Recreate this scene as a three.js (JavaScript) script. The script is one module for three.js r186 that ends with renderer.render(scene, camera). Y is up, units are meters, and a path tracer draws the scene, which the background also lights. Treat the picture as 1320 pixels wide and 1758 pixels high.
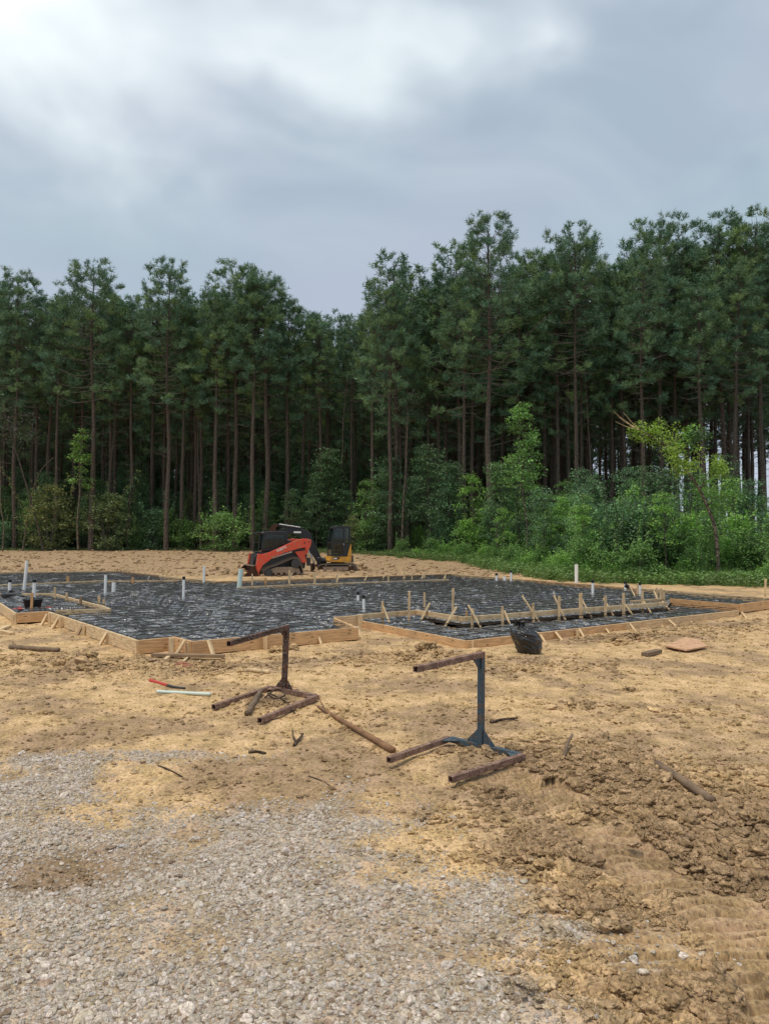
import * as THREE from 'three';
import { mergeGeometries, mergeVertices } from 'three/addons/utils/BufferGeometryUtils.js';
import { RoundedBoxGeometry } from 'three/addons/geometries/RoundedBoxGeometry.js';
import { FontLoader } from 'three/addons/loaders/FontLoader.js';
import { TextGeometry } from 'three/addons/geometries/TextGeometry.js';

// ---------------------------------------------------------------- camera, sky, sun, exposure
const scene = new THREE.Scene();
const EYE = 1.6, FOCAL = 1270, PITCH = THREE.MathUtils.degToRad(2.07);
const camera = new THREE.PerspectiveCamera(2 * THREE.MathUtils.radToDeg(Math.atan(879 / FOCAL)), 768 / 1024, 0.05, 3000);
camera.position.set(0, EYE, 0);
camera.rotation.set(PITCH, 0, 0);
scene.add(camera);
const renderer = new THREE.WebGLRenderer({ antialias: true });
renderer.toneMapping = THREE.LinearToneMapping;
renderer.toneMappingExposure = 1.38;
renderer.shadowMap.enabled = true;

const sun = new THREE.DirectionalLight(0xfff1dc, 1.5);
sun.position.set(-16, 62, -8);
sun.target.position.set(0, 0, -20);
sun.castShadow = true;
sun.shadow.radius = 40;
sun.shadow.mapSize.set(4096, 4096);
Object.assign(sun.shadow.camera, { left: -80, right: 80, top: 80, bottom: -80, near: 1, far: 220 });
scene.add(sun, sun.target);

// ---------------------------------------------------------------- random numbers and noise
function rng(seed) { let a = seed >>> 0; return () => { a = (a + 0x6D2B79F5) | 0; let t = Math.imul(a ^ (a >>> 15), 1 | a); t = (t + Math.imul(t ^ (t >>> 7), 61 | t)) ^ t; return ((t ^ (t >>> 14)) >>> 0) / 4294967296; }; }
const PERM = new Uint8Array(512), GX = new Float32Array(256), GY = new Float32Array(256);
{ const r = rng(77); const p = [...Array(256).keys()]; for (let i = 255; i > 0; i--) { const j = Math.floor(r() * (i + 1)); [p[i], p[j]] = [p[j], p[i]]; } for (let i = 0; i < 512; i++) PERM[i] = p[i & 255]; for (let i = 0; i < 256; i++) { const a = r() * Math.PI * 2; GX[i] = Math.cos(a); GY[i] = Math.sin(a); } }
function gn(x, y, per = 256) {   // gradient noise, about -0.7..0.7, repeating every per cells
  const xi = Math.floor(x), yi = Math.floor(y), fx = x - xi, fy = y - yi;
  const m = (v) => ((v % per) + per) % per & 255;
  const x0 = m(xi), x1 = m(xi + 1), y0 = m(yi), y1 = m(yi + 1);
  const u = fx * fx * fx * (fx * (fx * 6 - 15) + 10), v = fy * fy * fy * (fy * (fy * 6 - 15) + 10);
  const g = (a, b, dx, dy) => { const h = PERM[PERM[a] + b]; return GX[h] * dx + GY[h] * dy; };
  const a = g(x0, y0, fx, fy), b = g(x1, y0, fx - 1, fy), c = g(x0, y1, fx, fy - 1), d = g(x1, y1, fx - 1, fy - 1);
  return (a + (b - a) * u) + ((c + (d - c) * u) - (a + (b - a) * u)) * v;
}
function fbm(x, y, oct = 4, per = 256, gain = 0.5) { let s = 0, a = 1, f = 1; for (let i = 0; i < oct; i++) { s += a * gn(x * f + i * 17.3 * (per === 256), y * f + i * 9.1 * (per === 256), per === 256 ? 256 : per * f); a *= gain; f *= 2; } return s; }
const clamp = THREE.MathUtils.clamp, lerp = THREE.MathUtils.lerp;
const ss = (a, b, x) => { const t = clamp((x - a) / (b - a), 0, 1); return t * t * (3 - 2 * t); };
function cells(x, y, per) {      // distance to the nearest scattered point, and its random value
  const xi = Math.floor(x), yi = Math.floor(y); let best = 9, id = 0;
  for (let j = -1; j <= 1; j++) for (let i = -1; i <= 1; i++) {
    const cx = xi + i, cy = yi + j, h = PERM[PERM[((cx % per) + per) % per & 255] + (((cy % per) + per) % per & 255)];
    const px = cx + 0.5 + 0.45 * GX[h], py = cy + 0.5 + 0.45 * GY[h], d = Math.hypot(px - x, py - y);
    if (d < best) { best = d; id = h; }
  }
  return [best, id / 255];
}

// ---------------------------------------------------------------- sky: one grey cloud deck, thinner and brighter in places
{
  const W = 1536, H = 768, data = new Float32Array(W * H * 4);
  // thin, bright places of the deck: azimuth, elevation (degrees), half widths, strength
  const thin = [[-22, 32.5, 6, 2.6, 0.42], [-16, 35.5, 12, 5, 0.42], [-14, 29, 6, 4.6, 0.36], [-24, 28, 9, 4, 0.14], [-4, 33.5, 4, 3, 0.3], [1, 37, 5, 2.6, 0.34], [12, 35.4, 4.5, 1.8, 0.46], [8, 38.5, 11, 2.2, 0.26], [-24, 33.5, 9, 5, 0.22], [27, 38, 3, 3, 0.3], [-27, 37, 8, 4, 0.35]];
  const thick = [[23, 30, 9, 8, 0.12], [4, 31.5, 5, 4, 0.12], [8, 23, 14, 7, 0.04], [-16, 18, 13, 5, 0.06]];
  for (let j = 0; j < H; j++) for (let i = 0; i < W; i++) {
    const el = ((j + 0.5) / H - 0.5) * Math.PI, az = ((i + 0.5) / W - 0.5) * 2 * Math.PI;   // az measured so that u = atan2(z, x)
    const dx = Math.cos(el) * Math.cos(az), dz = Math.cos(el) * Math.sin(az), dy = Math.sin(el);
    const A = THREE.MathUtils.radToDeg(Math.atan2(dx, -dz)), E = THREE.MathUtils.radToDeg(el);
    const up = Math.max(dy, 0.0) + 0.16, qx = dx / up, qz = dz / up;
    const wx = fbm(qx * 0.8 + 3, qz * 0.8 + 8, 3) * 1.1, wz = fbm(qx * 0.8 + 31, qz * 0.8 + 18, 3) * 1.1;
    const n = fbm(qx * 0.75 + wx + 40, qz * 0.75 + wz + 20, 5), m = fbm(qx * 3.1 + wx * 2 + 90, qz * 3.1 + wz * 2, 6, 256, 0.56);
    const sA = A + 15 * fbm(qx * 1.4 + 7, qz * 1.4 + 60, 5, 256, 0.55), sE = E + 7 * fbm(qx * 1.5 + 77, qz * 1.5 + 6, 5, 256, 0.55);
    let b = 0.06 + 0.16 * ss(8, 70, E) + n * (0.1 * ss(14, 34, E) + 0.2 * ss(34, 46, E)) + m * 0.17 * ss(16, 30, E);
    for (const [a, e, w, h, s] of thin) b += s * Math.exp(-(((sA - a) / w) ** 2) - ((sE - e) / h) ** 2);
    for (const [a, e, w, h, s] of thick) b -= s * Math.exp(-(((sA - a) / w) ** 2) - ((sE - e) / h) ** 2);
    b += 0.55 * ss(36, 80, E);
    b = clamp(b, -0.06, 1.35);
    const hz = ss(14, -2, E) * 0.08, k = Math.pow(Math.max(b + 0.06, 0), 1.12);
    let R = lerp(0.38, 0.87, k) + hz, G = lerp(0.46, 0.95, k) + hz, B = lerp(0.57, 0.99, k) + hz;
    const vi = fbm(qx * 0.9 + 140, qz * 0.9 + 50, 3) * 0.05; R += vi; B += vi * 0.6;
    R *= 0.8; G *= 0.79; B *= 0.78; if (E < -1) { R = 0.2; G = 0.19; B = 0.17; }
    const o = (j * W + i) * 4; data[o] = R; data[o + 1] = G; data[o + 2] = B; data[o + 3] = 1;
  }
  const sky = new THREE.DataTexture(data, W, H, THREE.RGBAFormat, THREE.FloatType);
  sky.mapping = THREE.EquirectangularReflectionMapping; sky.magFilter = sky.minFilter = THREE.LinearFilter; sky.wrapS = THREE.RepeatWrapping; sky.needsUpdate = true;
  scene.background = sky; scene.environment = sky;
}

// ---------------------------------------------------------------- places: a pixel of the survey photograph to a point of the ground or at a depth
const cp = Math.cos(PITCH), sp = Math.sin(PITCH);
function ray(px, py) { const x = (px - 660) / FOCAL, y = (879 - py) / FOCAL; return [x, y * cp + sp, y * sp - cp]; }
function G(px, py, h = 0) { const r = ray(px, py), t = (h - EYE) / r[1]; return new THREE.Vector3(r[0] * t, h, r[2] * t); }
function W(px, py, d) { const r = ray(px, py), t = d / -r[2]; return new THREE.Vector3(r[0] * t, EYE + r[1] * t, -d); }

// ---------------------------------------------------------------- materials and computed textures
function tex(size, fn, rep = [1, 1], srgb = true) {
  const d = new Uint8Array(size * size * 4);
  for (let j = 0; j < size; j++) for (let i = 0; i < size; i++) { const c = fn(i / size, j / size), o = (j * size + i) * 4; d[o] = clamp(c[0], 0, 1) * 255; d[o + 1] = clamp(c[1], 0, 1) * 255; d[o + 2] = clamp(c[2], 0, 1) * 255; d[o + 3] = 255; }
  const t = new THREE.DataTexture(d, size, size); t.wrapS = t.wrapT = THREE.RepeatWrapping; t.magFilter = THREE.LinearFilter; t.minFilter = THREE.LinearMipmapLinearFilter; t.generateMipmaps = true; t.repeat.set(...rep);
  if (srgb) t.colorSpace = THREE.SRGBColorSpace; t.needsUpdate = true; return t;
}
const M = {};
const lin = (r, g, b) => new THREE.Color().setRGB(r, g, b);
function std(name, o) { const m = new THREE.MeshStandardMaterial({ roughness: 0.85, ...o }); m.name = name; M[name] = m; return m; }
function phys(name, o) { const m = new THREE.MeshPhysicalMaterial(o); m.name = name; M[name] = m; return m; }
const soilGrain = (u, v) => { const w = fbm(u * 10 , v * 10, 3, 10) * 0.5, [c, id] = cells(u * 84 + w, v * 84 + w, 84), [c2, id2] = cells(u * 190, v * 190, 190); return [fbm(u * 8, v * 8, 6, 8, 0.62), c, id, c2, id2, fbm(u * 64, v * 64, 4, 64, 0.65)]; };
const soilMap = tex(1024, (u, v) => { const [a, c, id, c2, id2, b] = soilGrain(u, v); let g = 0.86 + a * 0.15 + b * 0.16; if (c < 0.34 && id > 0.6) g += (id > 0.8 ? -0.22 : 0.1) * ss(0.34, 0.1, c); if (c2 < 0.36) g += (id2 - 0.6) * 0.26; return [g, g * (0.985 + b * 0.03), g * (0.96 + a * 0.07)]; });
const soilBump = tex(1024, (u, v) => { const [a, c, id, c2, id2, b] = soilGrain(u, v); let g = 0.45 + a * 0.3 + b * 0.1; if (c < 0.5 && id > 0.66) g += 0.16 * ss(0.5, 0.15, c); if (c2 < 0.4) g += 0.1 * id2 * (1 - c2 / 0.4); return [g, g, g]; }, [1, 1], false);
std('soil', { color: 0xffffff, vertexColors: true, map: soilMap, bumpMap: soilBump, bumpScale: 0.015, roughness: 0.97 });
const woodFn = (k) => (u, v) => { const w = fbm(u * 2, v * 4, 3, 4) * 0.5, g = gn(u * 4, (v + w * 0.07) * 48, 48) * 0.5 + gn(u * 8, v * 96, 96) * 0.35, r = Math.sin((v * 7 + w * 1.6 + fbm(u * 3, v * 3, 2, 3) * 0.6) * 6.283); const [c, id] = cells(u * 3, v * 3, 3); let t = 0.9 + g * 0.14 + r * 0.055 + fbm(u * 5, v * 5, 3, 5) * 0.1; if (id > 0.62 && c < 0.12) t *= 0.55 + 3 * c; return [t, t * (0.97 - k * 0.03), t * (0.93 - k * 0.07)]; };
const woodMap = tex(512, woodFn(0)), woodWarm = tex(512, woodFn(1));
std('lumber', { color: lin(0.82, 0.63, 0.39), map: woodMap, roughness: 0.8 });
std('lumberPale', { color: lin(0.84, 0.67, 0.43), map: woodMap, roughness: 0.8 });
std('lumberWarm', { color: lin(0.78, 0.56, 0.34), map: woodWarm, roughness: 0.8 });
std('lumberOld', { color: lin(0.36, 0.28, 0.2), map: woodWarm, roughness: 0.9 });
std('lumberOrange', { color: lin(0.74, 0.47, 0.25), map: woodWarm, roughness: 0.8 });
const barkFn = (u, v) => { const w = fbm(u * 4, v * 4, 3, 4), [c, id] = cells(u * 9 + 0, v * 22 + w * 0.6, 198), p = gn(u * 10, v * 5 + w, 10), g = fbm(u * 20, v * 20, 4, 20); return [c, id, p, g, w]; };
const barkMap = tex(512, (u, v) => { const [c, id, p, g, w] = barkFn(u, v); const t = 0.72 + (id - 0.5) * 0.22 - ss(0.34, 0.62, c) * 0.3 + g * 0.22 + w * 0.1; return [t, t * 0.94, t * 0.89]; });
std('bark', { color: lin(0.33, 0.295, 0.255), map: barkMap, bumpMap: barkMap, bumpScale: 0.03, roughness: 0.95 });
std('barkGrey', { color: lin(0.27, 0.25, 0.21), map: barkMap, roughness: 0.95 });
std('barkPale', { color: lin(0.46, 0.42, 0.34), map: barkMap, roughness: 0.95 });
std('deadTwig', { color: lin(0.14, 0.12, 0.1), roughness: 0.95 });
std('stick', { color: lin(0.2, 0.15, 0.11), map: barkMap, bumpMap: barkMap, bumpScale: 0.004, roughness: 0.95 });
const leafOpt = { color: 0xffffff, vertexColors: true, side: THREE.DoubleSide, roughness: 0.62 };
std('needles', { ...leafOpt, roughness: 0.7 });
phys('leaves', { ...leafOpt, roughness: 0.9, transmission: 0.32, thickness: 0 });
const rustFn = (u, v) => { const a = fbm(u * 6, v * 6, 5, 6, 0.6), b = fbm(u * 30, v * 30, 3, 30); return [a, b]; };
const rustMap = tex(512, (u, v) => { const [a, b] = rustFn(u, v); const k = ss(-0.25, 0.35, a + b * 0.5); return [lerp(0.46, 0.58, k) + b * 0.12, lerp(0.36, 0.47, k) + b * 0.1, lerp(0.31, 0.41, k) + b * 0.09]; });
std('rust', { map: rustMap, roughness: 0.8, metalness: 0.1, bumpMap: rustMap, bumpScale: 0.0015 });
const darkRustMap = tex(512, (u, v) => { const [a, b] = rustFn(u + 0.3, v); const k = ss(-0.3, 0.4, a); const fl = ss(0.24, 0.3, fbm(u * 28, v * 28, 3, 28)); let c = [lerp(0.24, 0.42, k), lerp(0.17, 0.29, k), lerp(0.14, 0.23, k)]; return c.map((x) => lerp(x, 0.52, fl)); });
std('darkRust', { map: darkRustMap, roughness: 0.8, metalness: 0.2, bumpMap: rustMap, bumpScale: 0.002 });
const blueMap = tex(512, (u, v) => { const [a, b] = rustFn(u, v + 0.4); const k = ss(-0.05, 0.4, a + b * 0.5); const s = [0.26, 0.34, 0.39], r = [0.4, 0.33, 0.29]; return s.map((x, i) => lerp(x + b * 0.1, r[i] + b * 0.1, k)); });
std('bluePaint', { map: blueMap, roughness: 0.6, metalness: 0.15 });
const crinkle = (u, v) => { const w = 0.35 * fbm(u * 4, v * 4, 3, 4), rid = (k, l, o) => 1 - Math.min(1, 2.3 * Math.abs(gn(u * k + w * 3 + o, v * l + w * 5, 144))); return 0.3 * rid(5, 18, 3) + 0.24 * rid(16, 9, 31) + 0.22 * rid(24, 48, 7) + 0.12 * rid(48, 72, 11) + 0.2 * fbm(u * 12, v * 24, 3, 12); };
const crinkleMap = tex(1024, (u, v) => { const g = crinkle(u, v); return [g, g, g]; }, [0.31, 0.31], false); crinkleMap.rotation = 0.5;
phys('poly', { color: lin(0.032, 0.033, 0.036), roughness: 0.36, ior: 2.33, clearcoat: 1, clearcoatRoughness: 0.13, sheen: 1, sheenRoughness: 0.35, sheenColor: lin(0.7, 0.7, 0.7), bumpMap: crinkleMap, bumpScale: 0.085, side: THREE.DoubleSide });
const bagBump = crinkleMap.clone(); bagBump.repeat.set(1.3, 0.5); bagBump.needsUpdate = true;
phys('bagPlastic', { color: lin(0.009, 0.009, 0.011), bumpMap: bagBump, bumpScale: 0.012, roughness: 0.13, clearcoat: 0.4, clearcoatRoughness: 0.2, side: THREE.DoubleSide });
std('rebar', { color: lin(0.045, 0.035, 0.03), roughness: 0.75, metalness: 0.3 });
std('pvc', { color: lin(0.86, 0.86, 0.83), roughness: 0.4 });
std('pvcGreen', { color: lin(0.62, 0.74, 0.68), roughness: 0.45 });
std('rubber', { color: lin(0.016, 0.016, 0.017), roughness: 0.85 });
std('rubberDusty', { color: lin(0.2, 0.17, 0.14), map: soilMap, roughness: 0.95 });
std('mudSteel', { color: lin(0.26, 0.18, 0.12), map: rustMap, roughness: 0.95 });
std('dustSteel', { color: lin(0.42, 0.33, 0.25), map: soilMap, roughness: 0.95 });
const dusty = (r, g, b) => tex(256, (u, v) => { const k = ss(0.02, 0.45, fbm(u * 5, v * 5, 5, 5, 0.62)) * 0.55 + 0.06; return [lerp(r, 0.62, k), lerp(g, 0.5, k), lerp(b, 0.38, k)]; });
phys('orangePaint', { map: dusty(0.87, 0.28, 0.17), roughness: 0.42, clearcoat: 0.3, clearcoatRoughness: 0.3 });
phys('yellowPaint', { map: dusty(0.88, 0.63, 0.15), roughness: 0.42, clearcoat: 0.3, clearcoatRoughness: 0.3 });
std('blackPaint', { color: lin(0.018, 0.019, 0.022), roughness: 0.45 });
std('darkGrey', { color: lin(0.05, 0.05, 0.052), roughness: 0.6 });
std('chrome', { color: lin(0.6, 0.6, 0.6), roughness: 0.25, metalness: 1 });
std('whitePaint', { color: lin(0.8, 0.8, 0.78), roughness: 0.5 });
phys('cabGlass', { color: lin(0.55, 0.66, 0.64), roughness: 0.03, transmission: 1, thickness: 0, ior: 1.5 });
phys('lampGlass', { color: lin(0.8, 0.8, 0.8), roughness: 0.2, clearcoat: 1 });
std('redPlastic', { color: lin(0.55, 0.05, 0.04), roughness: 0.45 });
std('pinkCard', { color: lin(0.72, 0.5, 0.36), map: woodWarm, roughness: 0.85 });
std('stone', { color: 0xffffff, roughness: 0.92, map: soilMap, bumpMap: soilBump, bumpScale: 0.006 });
std('clod', { color: 0xffffff, roughness: 0.97, map: soilMap, bumpMap: soilBump, bumpScale: 0.013 });
std('brickRed', { color: lin(0.45, 0.2, 0.12), map: soilMap, roughness: 0.9 });

// ---------------------------------------------------------------- building helpers
const taken = new Map();
function numbered(name) { const n = taken.get(name) || 0; taken.set(name, n + 1); return n ? name + '_' + String(n).padStart(3, '0') : name; }
function thing(name, label, category, pos, group, turn = 0) {
  const o = new THREE.Group(); o.name = numbered(name); if (pos) o.position.copy(pos); o.rotation.y = turn; o.userData = { label, category }; if (group) o.userData.group = group; scene.add(o); return o;
}
function part(name, geo, mat, parent, kind) { const m = new THREE.Mesh(geo, mat); m.name = name; if (kind) m.userData.kind = kind; parent.add(m); return m; }
function setting(name, geo, mat, kind = 'structure', label, category) { const m = new THREE.Mesh(geo, mat); m.name = numbered(name); m.userData = { kind }; if (label) { m.userData.label = label; m.userData.category = category; } scene.add(m); return m; }
const V = (x, y, z) => new THREE.Vector3(x, y, z);
function boxUV(g, k = 1) {   // uv in metres, grain along the longest side
  g.computeBoundingBox(); const s = g.boundingBox.getSize(V()), ax = [s.x, s.y, s.z], L = ax.indexOf(Math.max(...ax)), p = g.attributes.position, n = g.attributes.normal, uv = new Float32Array(p.count * 2), o = (s.x * 13.7 + s.y * 51.3 + s.z * 7.7) % 1;
  for (let i = 0; i < p.count; i++) { const c = [p.getX(i), p.getY(i), p.getZ(i)], nn = [Math.abs(n.getX(i)), Math.abs(n.getY(i)), Math.abs(n.getZ(i))], d = nn.indexOf(Math.max(...nn)); const others = [0, 1, 2].filter((q) => q !== d); const a = others.includes(L) ? L : others[0], b = others.find((q) => q !== a); uv[i * 2] = c[a] * k + o; uv[i * 2 + 1] = c[b] * 3 * k + o * 3; }
  g.setAttribute('uv', new THREE.BufferAttribute(uv, 2)); return g;
}
function plank(l, h, t, bevel = 0.003) { return boxUV(new RoundedBoxGeometry(l, h, t, 1, Math.min(bevel, h / 3, t / 3))); }
function beam(name, a, b, h, t, mat, parent, kindUp) {   // a bar of section h x t from world point a to b
  const d = b.clone().sub(a), L = d.length(), m = part(name, plank(L, h, t), mat, parent);
  const X = d.clone().normalize(); let Y = kindUp || V(0, 1, 0); if (Math.abs(X.dot(Y)) > 0.95) Y = V(0.3, 0, 1).normalize();
  const Z = X.clone().cross(Y).normalize(); Y = Z.clone().cross(X).normalize();
  m.quaternion.setFromRotationMatrix(new THREE.Matrix4().makeBasis(X, Y, Z)); m.position.copy(a).add(b).multiplyScalar(0.5).sub(parent.position); return m;
}
function tube(pts, r0, r1, seg = 12, rad = 6, wob = 0, seed = 1) {   // a tapering, closed round bar along points
  const c = new THREE.CatmullRomCurve3(pts), fr = c.computeFrenetFrames(seg), R = rng(seed), pos = [], uv = [], idx = []; const len = c.getLength();
  for (let i = 0; i <= seg; i++) { const t = i / seg, p = c.getPointAt(t), r = lerp(r0, r1, t); for (let j = 0; j <= rad; j++) { const a = j / rad * Math.PI * 2, k = 1 + wob * (R() - 0.5), q = p.clone().addScaledVector(fr.normals[i], Math.cos(a) * r * (j === rad ? 1 : k)).addScaledVector(fr.binormals[i], Math.sin(a) * r * (j === rad ? 1 : k)); pos.push(q.x, q.y, q.z); uv.push(j / rad * Math.max(0.3, Math.round(r0 * 6.28 * 2) / 2), t * len * 0.6); } }
  for (let i = 0; i < seg; i++) for (let j = 0; j < rad; j++) { const a = i * (rad + 1) + j, b = a + rad + 1; idx.push(a, b, a + 1, b, b + 1, a + 1); }
  for (const [i, s] of [[0, 1], [seg, -1]]) { const k = pos.length / 3, p = c.getPointAt(i / seg); pos.push(p.x, p.y, p.z); uv.push(0.5, 0.5); for (let j = 0; j < rad; j++) { const a = i * (rad + 1) + j; s > 0 ? idx.push(k, a, a + 1) : idx.push(k, a + 1, a); } }
  const g = new THREE.BufferGeometry(); g.setAttribute('position', new THREE.Float32BufferAttribute(pos, 3)); g.setAttribute('uv', new THREE.Float32BufferAttribute(uv, 2)); g.setIndex(idx); g.computeVertexNormals(); return g;
}
function ext(pts, depth, z = 0, bevel = 0.008, holes) { const s = new THREE.Shape(pts.map((p) => new THREE.Vector2(p[0], p[1]))); if (holes) for (const h of holes) s.holes.push(new THREE.Path(h.map((p) => new THREE.Vector2(p[0], p[1])))); const g = new THREE.ExtrudeGeometry(s, { depth: depth - 2 * bevel, bevelEnabled: bevel > 0, bevelSize: bevel, bevelThickness: bevel, bevelOffset: -bevel, bevelSegments: 2, curveSegments: 8 }); g.translate(0, 0, z - depth / 2 + bevel); return g; }
function bx(x, y, z, w, h, d, r = 0.01) { const g = new RoundedBoxGeometry(w, h, d, 2, Math.min(r, w / 3, h / 3, d / 3)); g.translate(x, y, z); return g; }
function cylZ(x, y, z, r, w, n = 20) { const g = new THREE.CylinderGeometry(r, r, w, n); g.rotateX(Math.PI / 2); g.translate(x, y, z); return g; }
function rod(a, b, r, n = 8) { const d = b.clone().sub(a), g = new THREE.CylinderGeometry(r, r, d.length(), n); g.applyQuaternion(new THREE.Quaternion().setFromUnitVectors(V(0, 1, 0), d.clone().normalize())); g.translate((a.x + b.x) / 2, (a.y + b.y) / 2, (a.z + b.z) / 2); return g; }
const merge = (list) => mergeGeometries(list.map((g) => { const q = g.index ? g.toNonIndexed() : g; for (const k of Object.keys(q.attributes)) if (!['position', 'normal', 'uv'].includes(k)) q.deleteAttribute(k); return q; }));

// ---------------------------------------------------------------- plan of the slab
const HT = 0.2, HM = 0.1;     // top of the form boards, level of the membrane
const xz = (v) => [v.x, v.z];
const T = (px, py, h = HT) => xz(G(px, py, h));
const far = { a: [-11, -20.2], b: T(28, 1053), c: T(84, 1050), d: T(237, 1099), e: T(297, 1093), f: T(330, 1101), g: T(613, 1077), h: T(574, 1060), i: T(622, 1056), s1: T(715, 1048.5), s2: T(795, 1061), l: T(1145, 1035), l2: T(1150, 1027), m: T(1270, 1037), o: T(1342, 1028), p: T(775, 985), q: T(372, 998), s: T(410, 1008), r: T(200, 980), t: [-21, -29.5], j: T(800, 1100, 0.12), k: T(1266, 1048, 0.12), i2: T(622, 1064, 0.14) };
const POLY_HOUSE = ['a', 'b', 'c', 'd', 'e', 'f', 'g', 'h', 'i', 's1', 's2', 'l', 'l2', 'm', 'o', 'p', 'q', 'r', 't'].map((k) => far[k]);
const POLY_PORCH = ['i', 'i2', 'j', 'k', 'm', 'l2', 'l', 's2', 's1'].map((k) => far[k]);
function polyDist(P, x, z) {   // signed distance, negative inside
  let inside = false, best = 1e9, bp = null;
  for (let i = 0, n = P.length; i < n; i++) {
    const [ax, az] = P[i], [bx_, bz] = P[(i + 1) % n];
    if ((az > z) !== (bz > z) && x < (bx_ - ax) * (z - az) / (bz - az) + ax) inside = !inside;
    const ex = bx_ - ax, ez = bz - az, t = clamp(((x - ax) * ex + (z - az) * ez) / (ex * ex + ez * ez), 0, 1), qx = ax + ex * t, qz = az + ez * t, d = (x - qx) ** 2 + (z - qz) ** 2;
    if (d < best) { best = d; bp = [qx, qz]; }
  }
  best = Math.sqrt(best); return [inside ? -best : best, bp];
}
const padDist = (x, z) => Math.min(polyDist(POLY_HOUSE, x, z)[0], polyDist(POLY_PORCH, x, z)[0]);

// ---------------------------------------------------------------- the lie of the land
const EDGE = [[-60, 59], [-12, 59], [0, 50], [5.6, 43.5], [6.5, 34], [7.1, 28.5], [9.2, 27], [10.4, 26.6], [12.4, 25.5], [20, 22.5], [60, 20]];
function edgeD(x) { for (let i = 1; i < EDGE.length; i++) if (x <= EDGE[i][0]) { const [a, da] = EDGE[i - 1], [b, db] = EDGE[i]; return lerp(da, db, clamp((x - a) / (b - a), 0, 1)); } return 20; }
const g2 = (x, z, c, rx, rz) => Math.exp(-(((x - c[0]) / rx) ** 2) - ((z - c[1]) / rz) ** 2);
// churned ground: centre (pixel), radii (m), amount
const CHURN = [[1000, 1310, 0.55, 0.5, 1], [910, 1365, 0.3, 0.2, 0.7], [1100, 1360, 0.7, 0.5, 1], [1250, 1480, 0.5, 0.3, 1], [1180, 1430, 0.5, 0.3, 0.8], [980, 1470, 0.45, 0.18, 0.7], [1330, 1440, 0.4, 0.4, 0.9], [1090, 1098, 1.4, 0.6, 0.9], [1200, 1080, 1.4, 0.8, 0.6], [800, 1300, 0.22, 0.16, 0.4], [660, 1135, 1.4, 0.6, 0.55], [450, 1210, 0.35, 0.35, 0.6], [930, 1150, 1.2, 0.5, 0.5], [1300, 1070, 1.5, 1.2, 0.6], [130, 1140, 1.4, 0.9, 0.6], [330, 1150, 1, 0.5, 0.7], [1100, 1700, 0.3, 0.25, 0.4], [740, 1130, 0.6, 0.5, 0.6], [1290, 1700, 0.25, 0.3, 0.5], [1000, 1560, 0.3, 0.2, 0.4], [1180, 1560, 0.35, 0.25, 0.45], [1200, 1720, 0.5, 0.2, 0.5], [820, 1400, 0.3, 0.2, 0.4], [1150, 1230, 0.8, 0.4, 0.35], [620, 1230, 0.6, 0.4, 0.35], [980, 1215, 0.35, 0.2, 0.6]].map(([px, py, rx, rz, k]) => [xz(G(px, py)), rx, rz, k]);
function churn(x, z) { let s = 0; for (const [c, rx, rz, k] of CHURN) if (Math.abs(x - c[0]) < 3 * rx && Math.abs(z - c[1]) < 3 * rz) s += k * g2(x, z, c, rx, rz); const d = -z; s += 0.5 * ss(30, 34, d) * ss(62, 50, d); s *= 0.75 + 0.9 * fbm(x * 1.7, z * 1.7, 3); return clamp(s, 0, 1.1); }
const GRAVEL = [[-900, 1330], [0, 1322], [110, 1325], [200, 1385], [330, 1425], [430, 1390], [560, 1375], [640, 1405], [700, 1475], [770, 1495], [860, 1525], [940, 1580], [1010, 1625], [960, 1690], [1010, 1760], [1010, 2400], [-1800, 2400]].map(([x, y]) => xz(G(x, y)));
const BARE = [[120, 1490, 0.36, 0.26, 0.9], [330, 1620, 0.22, 0.13, 0.55], [270, 1560, 0.3, 0.14, 0.6], [640, 1590, 0.3, 0.12, 0.4], [800, 1650, 0.25, 0.1, 0.45], [480, 1660, 0.25, 0.1, 0.3], [700, 1700, 0.2, 0.1, 0.3]].map(([px, py, rx, rz, k]) => [xz(G(px, py)), rx, rz, k]);
const PATCH = [[200, 1302, 0.7, 0.16, 0.55], [90, 1312, 0.5, 0.2, 0.5], [770, 1600, 0.25, 0.25, 0.3], [960, 1600, 0.16, 0.1, 0.5], [900, 1700, 0.14, 0.1, 0.4]].map(([px, py, rx, rz, k]) => [xz(G(px, py)), rx, rz, k]);
function gravel(x, z) {
  if (x > 3 || z < -7.2 || z > 2) return 0;
  let v = Math.pow(ss(0.6, -0.75, polyDist(GRAVEL, x, z)[0] + 0.1 + 0.55 * fbm(x * 2.2 + 5, z * 2.2, 4)), 1.25);
  for (const [c, rx, rz, k] of PATCH) v = Math.max(v, k * g2(x, z, c, rx, rz) * (0.9 + fbm(x * 5, z * 5, 3)));
  for (const [c, rx, rz, k] of BARE) v *= 1 - k * Math.min(1, 1.25 * g2(x, z, c, rx, rz));
  return clamp(v * (1.04 + 0.85 * fbm(x * 1.5 + 30, z * 1.5 + 11, 4) + 0.5 * fbm(x * 6 + 30, z * 6 + 11, 3)), 0, 1);
}
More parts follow.
